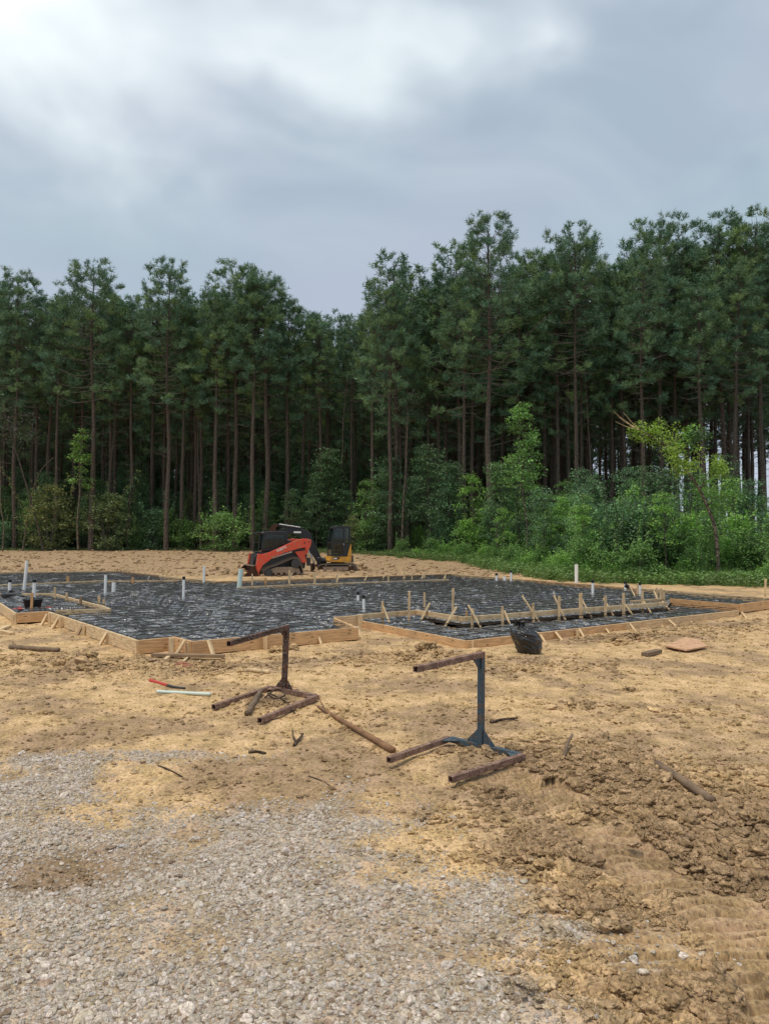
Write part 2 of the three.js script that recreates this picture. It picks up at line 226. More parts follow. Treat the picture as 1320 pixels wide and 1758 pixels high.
// two rubber track marks pressed into the clay
const TRACKS = [[[1.12, -4.3], [1.2, -3.8], [1.27, -3.35]], [[1.42, -3.4], [1.45, -2.9], [1.38, -2.4], [1.36, -1.6]], [[0.99, -3.1], [1.02, -2.65]], [[0.72, -5.1], [0.95, -4.8], [1.12, -4.4]]].map((t) => [t, t.slice(1).reduce((s, p, i) => s + Math.hypot(p[0] - t[i][0], p[1] - t[i][1]), 0)]);
function trackMark(x, z) {
  for (const [t, total] of TRACKS) { let run = 0;
    for (let i = 1; i < t.length; i++) { const [ax, az] = t[i - 1], [bx_, bz] = t[i], ex = bx_ - ax, ez = bz - az, L = Math.hypot(ex, ez), u = ((x - ax) * ex + (z - az) * ez) / (L * L);
      if (u >= 0 && u < 1) { const s = ((x - ax) * ez - (z - az) * ex) / L, w = 0.165; if (Math.abs(s) < w * 1.5) { const along = run + u * L, f = ss(w * 1.35, w * 0.75, Math.abs(s) + 0.08 * fbm(x * 7, z * 7, 2)) * ss(0, 0.12, along) * ss(0, 0.12, total - along) * ss(-0.45, -0.1, fbm(x * 2.3 + 9, z * 2.3, 2)); const ph = along / 0.082 - s * s * 15 + 0.4 * fbm(x * 4, z * 4, 2); const lug = 1 - Math.pow(0.5 + 0.5 * Math.sin(ph * 6.283), 3.5) * clamp(0.95 + 1.0 * fbm(x * 4 + 3, z * 4, 2), 0.25, 1); return [f, lug]; } }
      run += L; } }
  return [0, 0];
}
const PIT = xz(G(115, 1492));
function land(x, z, fine = true) {
  const d = -z, r = Math.hypot(x, z);
  let h = 0.66 * ss(36, 58, Math.max(d, r * 0.85)) * ss(-10, 10, d);
  const pd = r < 45 && d > 5 ? padDist(x, z) : 9;
  const free = ss(0.1, 0.9, pd);
  h += 0.05 * fbm(x * 0.35, z * 0.35, 3) * (0.25 + 0.75 * free) * ss(2, 5, r);
  h += 0.3 * ss(31.5, 35, d) * ss(50, 40, d) * Math.max(0, fbm(x * 0.22 + 4, z * 0.3, 3) + 0.12) * ss(-4.5, -8, x) ;
  if (fine) {
    const c = churn(x, z), gr = gravel(x, z);
    h += c * (0.02 + 0.075 * Math.abs(fbm(x * 2.6, z * 2.6, 4)) + 0.05 * Math.abs(fbm(x * 7 + 9, z * 7, 3))) * (0.3 + 0.7 * free) * (1 - 0.5 * ss(25, 40, d));
    h += 0.02 * fbm(x * 2 + 8, z * 2, 3) + 0.009 * fbm(x * 9, z * 9, 3) * (0.35 + ss(-0.2, 0.4, fbm(x * 1.3, z * 1.3, 2))) + 0.012 * gr;
    const [f, lug] = trackMark(x, z); if (f > 0) h = lerp(h, 0.02 * fbm(x * 4, z * 4, 3) - 0.036 + 0.044 * lug, f * 0.95);
    h -= 0.05 * g2(x, z, PIT, 0.42, 0.3);
  }
  if (pd < 0) h = Math.min(h, 0.0) - 0.3 * ss(0.0, -0.3, pd); else h = Math.max(h, -0.012 - 0.05 * free);
  return h;
}
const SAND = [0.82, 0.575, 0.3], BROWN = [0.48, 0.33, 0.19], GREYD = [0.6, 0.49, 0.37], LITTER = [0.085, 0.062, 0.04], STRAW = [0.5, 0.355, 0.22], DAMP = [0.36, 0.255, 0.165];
const mix3 = (a, b, t) => [lerp(a[0], b[0], t), lerp(a[1], b[1], t), lerp(a[2], b[2], t)];
function soilColor(x, z) {
  const d = -z, n = fbm(x * 0.9 + 3, z * 0.9 + 7, 4), n2 = fbm(x * 4 + 3, z * 4 + 7, 4);
  let c = mix3(SAND, BROWN, ss(0.0, 0.55, n * 0.8 + n2 * 0.45 + 0.16 + 0.14 * ss(-9.5, -6, z)));
  c = mix3(c, BROWN, clamp(0.6 * churn(x, z) + 0.5 * ss(0.2, 1.6, x) * ss(-7.5, -3.5, z), 0, 0.85));
  const gr = gravel(x, z); c = mix3(c, GREYD, 0.9 * ss(0.03, 0.55, gr));
  c = mix3(c, DAMP, 0.85 * ss(0.25, 0.7, g2(x, z, PIT, 0.5, 0.35) + 0.4 * n2));
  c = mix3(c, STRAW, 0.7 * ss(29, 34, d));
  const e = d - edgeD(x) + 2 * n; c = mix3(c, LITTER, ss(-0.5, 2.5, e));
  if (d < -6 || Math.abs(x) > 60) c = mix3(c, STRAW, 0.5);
  const k = 1 + n2 * 0.16; return [c[0] * k, c[1] * k, c[2] * k];
}
{
  const th = [], rr = []; const FINE = 0.74, NF = 600, NC = 60;
  for (let i = 0; i < NF; i++) th.push(-FINE + 2 * FINE * i / NF); for (let i = 0; i < NC; i++) th.push(FINE + (2 * Math.PI - 2 * FINE) * i / NC);
  for (let r = 0.7; r < 2.3; r *= 1.006) rr.push(r); for (let r = 2.3; r < 4.6; r *= 1.0029) rr.push(r); for (let r = 4.6; r < 13; r *= 1.0056) rr.push(r); for (let r = 13; r < 70; r *= 1.011) rr.push(r); for (let r = 70; r < 900; r *= 1.2) rr.push(r);
  const n = th.length, m = rr.length, pos = new Float32Array((n * m + 1) * 3), col = new Float32Array((n * m + 1) * 3), uv = new Float32Array((n * m + 1) * 2), idx = new Uint32Array(((m - 1) * n * 2 + n) * 3); let k = 0;
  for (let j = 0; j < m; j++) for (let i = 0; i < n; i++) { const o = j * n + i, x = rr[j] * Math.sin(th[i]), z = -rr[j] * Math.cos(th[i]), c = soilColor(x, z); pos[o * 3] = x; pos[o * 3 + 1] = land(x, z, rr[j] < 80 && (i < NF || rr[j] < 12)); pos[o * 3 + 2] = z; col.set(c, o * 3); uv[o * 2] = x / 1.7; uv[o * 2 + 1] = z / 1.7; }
  const o = n * m; pos[o * 3 + 1] = land(0, 0); col.set(soilColor(0, 0), o * 3);
  for (let j = 0; j < m - 1; j++) for (let i = 0; i < n; i++) { const a = j * n + i, b = j * n + (i + 1) % n, c = a + n, e = b + n; idx[k++] = a; idx[k++] = b; idx[k++] = c; idx[k++] = b; idx[k++] = e; idx[k++] = c; }
  for (let i = 0; i < n; i++) { idx[k++] = o; idx[k++] = (i + 1) % n; idx[k++] = i; }
  const g = new THREE.BufferGeometry(); g.setAttribute('position', new THREE.BufferAttribute(pos, 3)); g.setAttribute('color', new THREE.BufferAttribute(col, 3)); g.setAttribute('uv', new THREE.BufferAttribute(uv, 2)); g.setIndex(new THREE.BufferAttribute(idx, 1)); g.computeVertexNormals();
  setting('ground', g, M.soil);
}
const onLand = (p, up = 0) => V(p.x, land(p.x, p.z) + up, p.z);

// ---------------------------------------------------------------- gravel, clods and crumbs of clay
function lump(seed, planes, rough, detail = 2, crumb = 0) {
  const R = rng(seed); let g = new THREE.IcosahedronGeometry(1, detail); g.deleteAttribute('uv'); g.deleteAttribute('normal'); g = mergeVertices(g, 1e-4);
  const ns = []; for (let i = 0; i < planes; i++) { const v = V(R() - 0.5, R() - 0.5, R() - 0.5).normalize(); ns.push([v, 0.55 + 0.4 * R()]); }
  const p = g.attributes.position, v = V(), sc = [0.8 + 0.5 * R(), 0.6 + 0.25 * R(), 0.7 + 0.4 * R()], ox = R() * 50;
  for (let i = 0; i < p.count; i++) { v.fromBufferAttribute(p, i).normalize(); let r = 1.05; for (const [q, h] of ns) { const dd = v.dot(q); if (dd > 0.05) r = Math.min(r, h / dd); } r *= 1 + rough * (fbm(v.x * 2.3 + ox, v.y * 2.3 + v.z * 1.9, 3) + 0.5 * gn(v.z * 6 + ox, v.x * 6 + v.y * 5)) * (1 + crumb * (Math.abs(gn(v.x * 3.7 + ox, v.z * 3.7 + v.y * 2.9)) - 0.2)) + crumb * 0.5 * gn(v.y * 9 + ox, v.x * 8 - v.z * 7); p.setXYZ(i, v.x * r * sc[0], v.y * r * sc[1], v.z * r * sc[2]); }
  const uv = new Float32Array(p.count * 2); for (let i = 0; i < p.count; i++) { uv[i * 2] = Math.atan2(p.getZ(i), p.getX(i)) * 0.024 + seed * 0.37; uv[i * 2 + 1] = Math.atan2(p.getY(i), Math.hypot(p.getX(i), p.getZ(i))) * 0.024 + seed * 0.21; } g.setAttribute('uv', new THREE.BufferAttribute(uv, 2));
  g.computeVertexNormals(); return g;
}
function scatter(name, label, category, geos, mat, spots) {   // one InstancedMesh for each shape, all of one kind of stuff
  geos.forEach((geo, gi) => {
    const mine = spots.filter((_, i) => i % geos.length === gi), im = new THREE.InstancedMesh(geo, mat, mine.length), mx = new THREE.Matrix4(), q = new THREE.Quaternion(), e = new THREE.Euler(), c = new THREE.Color();
    mine.forEach((s, i) => { e.set(s.tilt ? s.tilt[0] : 0, s.turn, s.tilt ? s.tilt[1] : 0); q.setFromEuler(e); mx.compose(s.p, q, s.s); im.setMatrixAt(i, mx); if (s.c) im.setColorAt(i, c.setRGB(...s.c)); });
    im.name = numbered(name); im.userData = { kind: 'stuff', label, category }; scene.add(im);
  });
}
{
  const R = rng(5), spots = [];
  for (let i = 0; i < 360000; i++) {
    const x = lerp(-4.6, 2.0, R()), z = -lerp(1.3, 6.8, R()), gr = gravel(x, z); if (R() > gr * 0.97 || Math.abs(x) > 1.2 - 0.75 * z) { R(); continue; }
    const big = R(), s = (0.0036 + 0.0078 * Math.pow(R(), 1.9) + (big > 0.92 ? 0.009 * R() : 0) + (big > 0.993 ? 0.008 : 0)) * (0.75 + 0.3 * gr);
    const t = R(), k = 0.72 + 0.46 * R(), w = R() * 0.05; let c = [0.79 * k, 0.71 * k - w * 0.3, 0.63 * k - w]; if (t > 0.9) c = [0.78 * k, 0.73 * k, 0.67 * k]; else if (t < 0.1) c = [0.46 * k, 0.34 * k, 0.25 * k];
    spots.push({ p: V(x, land(x, z) + s * 0.28 * R(), z), s: V(s * (0.85 + 0.6 * R()), s, s * (0.85 + 0.4 * R())), turn: R() * 6.28, tilt: [(R() - 0.5) * 0.9, (R() - 0.5) * 0.9], c });
  }
  scatter('gravel', 'pale grey crushed stone spread over the foreground at left', 'gravel', [1, 2, 3, 4, 5].map((s) => lump(s * 31, 10, 0.09)), M.stone, spots);
}
{
  const R = rng(9), spots = [], col = (x, z) => { const c = soilColor(x, z), k = 0.8 + 0.42 * R(); return [c[0] * k, c[1] * k, c[2] * k]; };
  const addClod = (x, z, s, sink = 0.35) => trackMark(x, z)[0] < 0.2 && spots.push({ p: V(x, land(x, z) + s * (0.45 - sink), z), s: V(s * (0.9 + 0.5 * R()), s * (0.7 + 0.35 * R()), s * (0.9 + 0.4 * R())), turn: R() * 6.28, tilt: [(R() - 0.5) * 0.7, (R() - 0.5) * 0.7], c: col(x, z) });
  for (let i = 0; i < 130000; i++) {   // crumbs everywhere, more where the ground is churned
    const d = 1.6 * Math.pow(20, R() * 0.78), x = (R() * 2 - 1) * (0.66 * d + 0.6), z = -d; if (padDist(x, z) < 0.12) continue;
    const c = churn(x, z), gr = gravel(x, z), tm = trackMark(x, z)[0]; if (R() > 0.09 + 0.4 * ss(0.4, 1.4, x) * ss(6, 4, d) + 0.75 * c - 0.3 * gr - 1.1 * tm + 0.5 * Math.max(0, fbm(x * 2.2, z * 2.2, 3))) continue;
    addClod(x, z, (0.004 + 0.012 * Math.pow(R(), 2.2)) * (1 + 0.6 * c) * (1 + d * 0.05));
  }
  for (let i = 0; i < 60000; i++) {   // clods in churned places
    const d = 2.2 * Math.pow(6, R()), x = (R() * 2 - 1) * (0.62 * d + 0.3), z = -d, c = churn(x, z); if (padDist(x, z) < 0.15 || R() > c * 0.95 - 0.08 || trackMark(x, z)[0] > 0.15) continue;
    addClod(x, z, 0.009 + 0.036 * Math.pow(R(), 3.4), 0.3);
  }
  for (const [px, py, s] of [[1270, 1490, 0.09], [1300, 1440, 0.1], [1200, 1500, 0.07], [1250, 1520, 0.07], [1150, 1370, 0.06], [1020, 1405, 0.07], [890, 1365, 0.06], [860, 1370, 0.05], [1140, 1480, 0.07], [1316, 1480, 0.09], [920, 1500, 0.06], [960, 1485, 0.05], [1085, 1350, 0.06], [1005, 1335, 0.05], [740, 1118, 0.16], [755, 1128, 0.13], [690, 1128, 0.1], [1060, 1105, 0.11], [1090, 1100, 0.09], [1120, 1095, 0.09], [490, 1115, 0.12], [475, 1120, 0.1], [150, 1140, 0.2], [160, 1148, 0.12], [830, 1195, 0.04], [1080, 1185, 0.05], [895, 1432, 0.03], [740, 1408, 0.045], [80, 1227, 0.045], [340, 1142, 0.08], [365, 1150, 0.07], [240, 1152, 0.06], [900, 1715, 0.045]]) { const p = G(px, py); for (let k = 0; k < 34; k++) { const a = R() * 6.28, q = Math.sqrt(R()) * 1.7, h = Math.max(0, 1 - q * q * 0.45), cs = s * (0.16 + 0.34 * Math.pow(R(), 2)); addClod(p.x + Math.cos(a) * q * s, p.z + Math.sin(a) * q * s * 0.8, cs, 0.35 - h * R() * s * 0.75 / cs); } }
  for (let i = 0; i < 9000; i++) { const d = 31 + 29 * R(), x = (R() * 2 - 1) * 0.6 * d, z = -d; if (d > edgeD(x) - 0.5 || padDist(x, z) < 0.2 || R() > 0.25 + 0.9 * churn(x, z)) continue; addClod(x, z, 0.03 + 0.09 * Math.pow(R(), 2.5), 0.3); }
  for (const [px, py, s] of [[612, 970, 0.3], [622, 974, 0.22], [604, 975, 0.25], [630, 976, 0.15], [405, 985, 0.25], [390, 984, 0.3], [372, 982, 0.22], [350, 980, 0.2]]) { const p = G(px, py + 8); p.z -= 2; addClod(p.x, p.z, s, 0.2); }
  scatter('clay_clods', 'loose tan clods and crumbs of clay lying over the bare ground', 'soil', [7, 8, 9, 10, 11, 12].map((s) => lump(s * 17, 7, 0.5, 4, 0.7)), M.clod, spots);
}

// ---------------------------------------------------------------- black membrane over the slab area
const AX = V(far.k[0] - far.j[0], 0, far.k[1] - far.j[1]).normalize(), AZ = V(far.d[0] - far.c[0], 0, far.d[1] - far.c[1]).normalize();
function membrane(P, level, name, label, trenches) {
  const S = 0.05; let x0 = 1e9, x1 = -1e9, z0 = 1e9, z1 = -1e9; for (const [x, z] of P) { x0 = Math.min(x0, x); x1 = Math.max(x1, x); z0 = Math.min(z0, z); z1 = Math.max(z1, z); }
  const nx = Math.ceil((x1 - x0) / S) + 1, nz = Math.ceil((z1 - z0) / S) + 1, id = new Int32Array(nx * nz).fill(-1), ins = new Uint8Array(nx * nz), pos = [], uv = [], idx = [];
  const at = (i, j) => [x0 + i * S, z0 + j * S];
  const dd = new Float32Array(nx * nz), near = new Array(nx * nz);
  for (let j = 0; j < nz; j++) for (let i = 0; i < nx; i++) { const k = j * nx + i, [x, z] = at(i, j), [d, q] = polyDist(P, x, z); dd[k] = d; near[k] = q; ins[k] = d < 0 ? 1 : 0; }
  const vert = (k, i, j) => {
    if (id[k] >= 0) return id[k]; let [x, z] = at(i, j); if (!ins[k]) [x, z] = near[k]; const inn = Math.max(0, -dd[k]);
    const wx = x + 0.25 * fbm(x * 1.3, z * 1.3 + 9, 2), wz = z + 0.25 * fbm(x * 1.3 + 5, z * 1.3, 2);
    const ua = wx * AX.x + wz * AX.z, va = wx * AZ.x + wz * AZ.z, mk = ss(-0.3, 0.3, gn(x * 0.7 + 3, z * 0.7)), fold = (p, q) => Math.pow(1 - Math.min(1, 2.6 * Math.abs(gn(p, q))), 2); const r1 = fold(ua * 0.4, va * 2.1 + 5) * (1 - mk) + fold(ua * 2.2 + 7, va * 0.45) * mk, r2 = fold(wx * 0.9 + 30, wz * 3.4) * 0.8 + 0.5 * fold(wx * 2.6, wz * 1.1 + 60);
    let y = level + (0.045 * r1 + 0.028 * r2 + 0.05 * fbm(x * 0.5, z * 0.5, 2) + 0.035 * fbm(x * 1.7, z * 1.7, 2)) * ss(0, 0.15, inn);
    let dip = 0.1 * ss(0.45, 0.12, inn) * ss(0, 0.08, inn); for (const [a, b] of trenches) { const ex = b[0] - a[0], ez = b[1] - a[1], t = clamp(((x - a[0]) * ex + (z - a[1]) * ez) / (ex * ex + ez * ez), 0, 1), q = Math.hypot(x - a[0] - ex * t, z - a[1] - ez * t) + 0.12 * fbm(x * 2, z * 2, 2); dip = Math.max(dip, 0.17 * ss(0.32, 0.1, q)); }
    y -= dip; id[k] = pos.length / 3; pos.push(x, y, z); uv.push(x, z); return id[k];
  };
  for (let j = 0; j < nz - 1; j++) for (let i = 0; i < nx - 1; i++) { const a = j * nx + i, b = a + 1, c = a + nx, e = c + 1; if (ins[a] + ins[b] + ins[c] + ins[e] === 0) continue; const A = vert(a, i, j), B = vert(b, i + 1, j), C = vert(c, i, j + 1), E = vert(e, i + 1, j + 1); idx.push(A, C, B, B, C, E); }
  const g = new THREE.BufferGeometry(); g.setAttribute('position', new THREE.Float32BufferAttribute(pos, 3)); g.setAttribute('uv', new THREE.Float32BufferAttribute(uv, 2)); g.setIndex(idx); g.computeVertexNormals();
  const m = new THREE.Mesh(g, M.poly); m.name = numbered(name); m.userData = { label, category: 'plastic sheet' }; scene.add(m);
}
const TR = [[T(330, 1022), T(640, 1062)], [T(110, 1040), T(420, 1012)], [T(640, 1058), T(1020, 1006)], [T(430, 1083), T(230, 1010)], [T(840, 1050), T(560, 1000)]];
membrane(POLY_HOUSE, HM, 'membrane', 'wrinkled black plastic sheet laid inside the large house form', TR);
membrane(POLY_PORCH, 0.035, 'membrane', 'wrinkled black plastic sheet in the lower front porch form behind the black bag', [[far.i, far.s1], [far.s1, far.s2], [far.s2, far.l]]);

// ---------------------------------------------------------------- rebar mats, every bar a part
const barGeo = new THREE.CylinderGeometry(0.0055, 0.0055, 1, 6); barGeo.rotateZ(Math.PI / 2);
function mat(P, level, label) {
  let cx = 0, cz = 0; for (const [x, z] of P) { cx += x / P.length; cz += z / P.length; }
  const t = thing('rebar_mat', label, 'rebar', V(cx, level, cz)), R = rng(12);
  const cast = (dir, nrm, step) => {
    for (let o = -30; o < 30; o += step) {
      const ox = cx + nrm.x * o, oz = cz + nrm.z * o, hits = [];
      for (let i = 0; i < P.length; i++) { const [ax, az] = P[i], [bx_, bz] = P[(i + 1) % P.length], ex = bx_ - ax, ez = bz - az, den = dir.x * ez - dir.z * ex; if (Math.abs(den) < 1e-6) continue; const s = ((ax - ox) * ez - (az - oz) * ex) / den, u = ((ax - ox) * dir.z - (az - oz) * dir.x) / den; if (u >= 0 && u < 1) hits.push(s); }
      hits.sort((a, b) => a - b);
      for (let i = 0; i + 1 < hits.length; i += 2) { const a = hits[i] + 0.06, b = hits[i + 1] - 0.06; if (b - a < 0.4) continue; const m = part('bar', barGeo, M.rebar, t); m.scale.set(b - a, 1, 1); m.position.set(ox + dir.x * (a + b) / 2 - cx, (dir === AX ? 0 : 0.017) + 0.006 * R(), oz + dir.z * (a + b) / 2 - cz); m.rotation.y = -Math.atan2(dir.z, dir.x) + (R() - 0.5) * 0.004; }
    }
  };
  cast(AX, AZ, 0.42); cast(AZ, AX, 0.42);
}
mat(POLY_HOUSE, HM + 0.06, 'dark grid of tied reinforcing bars over the house membrane');
mat(POLY_PORCH, 0.1, 'dark grid of tied reinforcing bars over the front porch membrane');

// ---------------------------------------------------------------- wooden forms: planks, stakes and braces
const CAT = 'form board';
function form(label, pts, top, H, mats, extra = {}) {   // pts: plan points; stakes [x, yBottom, xTop, yTop, width]; braces [xTop, yTop, xBottom, yBottom]
  const first = pts[0], last = pts[pts.length - 1], base = V((first[0] + last[0]) / 2, top - H, (first[1] + last[1]) / 2), t = thing('timber_form', label, CAT, base), g0 = extra.ground ?? null, R = rng(Math.round(Math.abs(first[0] * 97 + last[1] * 31)));
  for (let i = 1; i < pts.length; i++) {
    const a = V(pts[i - 1][0], top - H / 2, pts[i - 1][1]), b = V(pts[i][0], top - H / 2, pts[i][1]), L = a.distanceTo(b), n = Math.max(1, Math.round(L / 4.3));
    for (let k = 0; k < n; k++) { const dy = (R() - 0.5) * 0.012, p = a.clone().lerp(b, k / n), q = a.clone().lerp(b, (k + 1) / n - (k < n - 1 ? 0.004 / L : 0)); p.y += dy; q.y += dy + (R() - 0.5) * 0.008; beam('plank', p, q, H, 0.038, mats[(k + i) % mats.length], t); }
  }
  const floor = (px, py) => { if (g0 !== null) return G(px, py, g0); let p = G(px, py, 0.02); for (let q = 0; q < 3; q++) p = G(px, py, land(p.x, p.z)); return p; };
  for (const [x, y, xt, yt, w = 0.045, m = M.lumber] of extra.stakes || []) { const p = floor(x, y), q = W(xt, yt, -p.z); p.y -= 0.07; beam('stake', p, q, w, 0.036, m, t, V(1, 0, 0)); }
  for (const [xt, yt, x, y, w = 0.072, m = M.lumberPale] of extra.braces || []) { const p = floor(x, y), q = W(xt, yt, -p.z + (extra.back ?? 0.16)); const dn = p.clone().sub(q).normalize(); p.addScaledVector(dn, 0.05); beam('brace', p, q, w, 0.032, m, t, V(0, 0, 1)); }
  return t;
}
const Cc = (s, ox, oy) => (rows) => rows.map((r) => [ox + r[0] / s, oy + r[1] / s, ox + r[2] / s, oy + r[3] / s, ...r.slice(4)]);
const c1 = Cc(3, 0, 940), c3 = Cc(3, 400, 960), c4 = Cc(2.75, 840, 940);
const two = [M.lumber, M.lumberWarm], pale = [M.lumberPale, M.lumber];
form('form board at the left edge running back from the front jog', [far.a, far.b], HT, 0.19, pale);
form('short form board facing the camera beside the red plastic at left', [far.b, far.c], HT, 0.19, two, { stakes: c1([[75, 400, 72, 345, 0.09]]), braces: c1([[245, 345, 215, 402]]) });
form('long angled form board running to the nearest left corner', [far.c, far.d], HT, 0.19, [M.lumber, M.lumberPale], { stakes: c1([[255, 408, 257, 338], [310, 415, 312, 358], [432, 452, 434, 402], [555, 498, 557, 438], [690, 537, 690, 478, 0.07]]), braces: c1([[308, 358, 272, 418, 0.09], [425, 406, 398, 458, 0.05, M.lumberOld], [552, 440, 515, 502, 0.07]]) });
form('short form board at the nearest corner beside the stakes', [far.d, far.e], HT, 0.19, [M.lumberWarm], { stakes: c1([[716, 540, 714, 480, 0.08, M.lumberOld], [774, 543, 766, 475, 0.08, M.lumberPale], [884, 558, 884, 466, 0.07, M.lumberPale]]) });
form('tiny angled jog board between the two front form boards', [far.e, far.f], HT, 0.19, [M.lumberWarm], { stakes: c1([[968, 555, 968, 488, 0.05], [988, 552, 988, 486, 0.06]]), braces: c1([[952, 478, 898, 566, 0.07]]) });
form('long reddish form board in front behind the rusty brown stand', [far.f, far.g], HT, 0.19, [M.lumberWarm, M.lumberWarm], { stakes: [...c1([[1010, 550, 1008, 488, 0.07]]), ...c3([[168, 468, 168, 395, 0.06]])], braces: [...c1([[1078, 482, 1102, 562, 0.08]]), ...c3([[436, 374, 456, 438, 0.07], [644, 352, 668, 412, 0.08]])] });
form('recessed form board stepping back at the inner front corner', [far.g, far.h], HT, 0.19, two);
form('form board across the inner recess left of the porch', [far.h, far.i], HT + 0.01, 0.19, pale, { stakes: c3([[655, 345, 655, 285, 0.09, M.lumberPale]]) });
form('short loose form board lying below the inner recess', [T(575, 1068, 0.1), T(604, 1074, 0.1)], 0.12, 0.1, pale);
form('low form board along the left side of the porch', [far.i2, far.j], 0.12, 0.14, two, { stakes: c3([[1005, 405, 1005, 372, 0.07], [1205, 452, 1203, 418, 0.08], [1228, 455, 1228, 420, 0.06], [842, 370, 842, 345, 0.05]]) });
form('long low form board along the porch front behind the black bag', [far.j, far.k], 0.12, 0.13, [M.lumber, M.lumberWarm, M.lumber], { back: 0.1, stakes: c4([[305, 428, 305, 400, 0.06], [415, 418, 415, 390, 0.06], [752, 378, 752, 356, 0.07]]), braces: c4([[235, 406, 258, 442], [313, 402, 338, 434], [424, 390, 440, 418], [540, 375, 562, 402], [664, 364, 684, 392], [846, 344, 874, 368], [934, 334, 948, 352], [1188, 308, 1206, 332]]) });
form('braced inner form board beside the step of the porch', [far.i, far.s1], HT + 0.02, 0.095, pale, { ground: 0.05, back: 0.12, stakes: c3([[770, 320, 770, 218], [905, 316, 908, 166], [985, 268, 986, 172]]), braces: c3([[775, 246, 806, 326], [1012, 226, 966, 318]]) });
form('angled braced form board at the porch entry jog', [far.s1, far.s2], HT + 0.02, 0.095, pale, { ground: 0.05, back: 0.12, stakes: c3([[1130, 300, 1133, 150], [1200, 332, 1202, 266, 0.035, M.lumberOrange]]), braces: c3([[1150, 246, 1090, 348]]) });
form('long inner form board held up by a row of crossed stakes', [far.s2, far.l], HT + 0.02, 0.09, [M.lumberPale, M.lumberPale, M.lumber], { ground: 0.05, back: 0.14, stakes: [...c3([[1230, 348, 1234, 256]]), ...c4([[62, 372, 60, 278], [208, 350, 206, 264], [327, 342, 329, 230], [431, 328, 430, 216, 0.075], [546, 322, 547, 228], [633, 320, 632, 216, 0.055], [720, 302, 721, 204], [822, 268, 822, 200]])], braces: [...c3([[1210, 236, 1276, 352]]), ...c4([[70, 300, 96, 362], [154, 228, 232, 348, 0.07], [302, 224, 356, 340, 0.07], [437, 250, 476, 322], [536, 240, 580, 316], [624, 252, 670, 312], [726, 256, 756, 302], [814, 256, 842, 290]])] });
form('short braced form at the far right end of the crossed stakes', [T(1082, 1031), T(1140, 1026)], HT, 0.1, pale, { ground: 0.08, stakes: c4([[698, 236, 699, 170], [790, 250, 789, 190], [808, 256, 808, 192, 0.06]]), braces: c4([[774, 206, 795, 256], [664, 190, 690, 240]]) });
form('orange form board across the right end of the porch', [far.l2, far.m], HT, 0.17, [M.lumberOrange], { stakes: c4([[1000, 268, 1000, 245, 0.06]]), braces: c4([[1012, 250, 1006, 272]]) });
form('form board leaving the picture at the right edge', [far.m, far.o], HT, 0.19, [M.lumberWarm], { stakes: c4([[1262, 292, 1262, 262, 0.06]]), braces: c4([[1268, 262, 1290, 290]]) });
form('long thin far form board along the right side below the thicket', [far.o, far.p], HT, 0.15, [M.lumberPale, M.lumber, M.lumberWarm, M.lumber]);
form('far form board lying in front of the machines', [far.p, far.q], HT, 0.15, [M.lumber, M.lumberOld, M.lumberWarm], { back: 0.2 });
form('far left form board angled towards the loader bucket', [far.q, far.r], HT, 0.15, [M.lumberPale, M.lumber, M.lumberOld], { stakes: c1([[715, 146, 715, 112, 0.06, M.lumberPale], [912, 165, 910, 118, 0.06, M.lumberPale], [862, 168, 862, 112, 0.06, M.lumberPale], [660, 132, 658, 102, 0.06, M.lumberPale], [600, 140, 600, 118]]), braces: c1([[784, 108, 752, 160], [858, 126, 838, 170]]) });
form('far form board at the top left edge of the slab', [far.r, far.t], HT, 0.15, pale, { stakes: c1([[362, 150, 360, 112, 0.07], [376, 150, 376, 114, 0.07]]) });
form('back porch form board with a row of short stakes before the loader', [far.s, T(540, 1002), T(770, 994)], HT, 0.11, pale, { ground: 0.1, back: 0.15, stakes: c3([[100, 142, 100, 76], [168, 136, 168, 96, 0.06, M.lumberOrange], [290, 136, 291, 58, 0.06], [420, 138, 422, 66, 0.07], [535, 128, 535, 80, 0.05], [800, 126, 800, 72, 0.05], [882, 108, 883, 58, 0.05], [921, 114, 921, 74, 0.05], [985, 106, 986, 68, 0.05], [1092, 106, 1094, 72, 0.05]]), braces: c3([[303, 72, 286, 132], [548, 74, 536, 118], [690, 86, 672, 120], [786, 66, 768, 108], [888, 70, 874, 108], [980, 74, 970, 108], [1096, 74, 1082, 106]]) });
form('long thin inner form board crossing the left of the slab', [[-17, -21.6], T(0, 1004), T(180, 996)], HT, 0.1, pale, { ground: 0.08, stakes: c1([[350, 190, 352, 146, 0.08, M.lumberOrange]]) });
form('inner form board between the thin board and the far left board', [T(180, 997), T(307, 996)], HT, 0.06, pale, { ground: 0.1, stakes: c1([[685, 190, 685, 152, 0.07, M.lumberOrange]]) });
form('small inner form with green stakes behind the bucket and bag', [[-12.2, -17.6], T(0, 1019), T(93, 1019), T(174, 1040), T(190, 1046), T(95, 1049)], HT + 0.01, 0.1, pale, { ground: 0.1, stakes: c1([[284, 270, 285, 206], [345, 285, 345, 234, 0.05, M.lumber], [418, 306, 418, 254, 0.05, M.lumberOld], [512, 304, 512, 248, 0.05], [536, 310, 536, 268, 0.05]]) });
form('lone pale stake standing at the right edge of the slab', [T(1309, 1026), T(1317, 1026)], HT - 0.02, 0.05, pale, { stakes: c4([[1300, 240, 1302, 148, 0.045, M.lumberPale]]) });

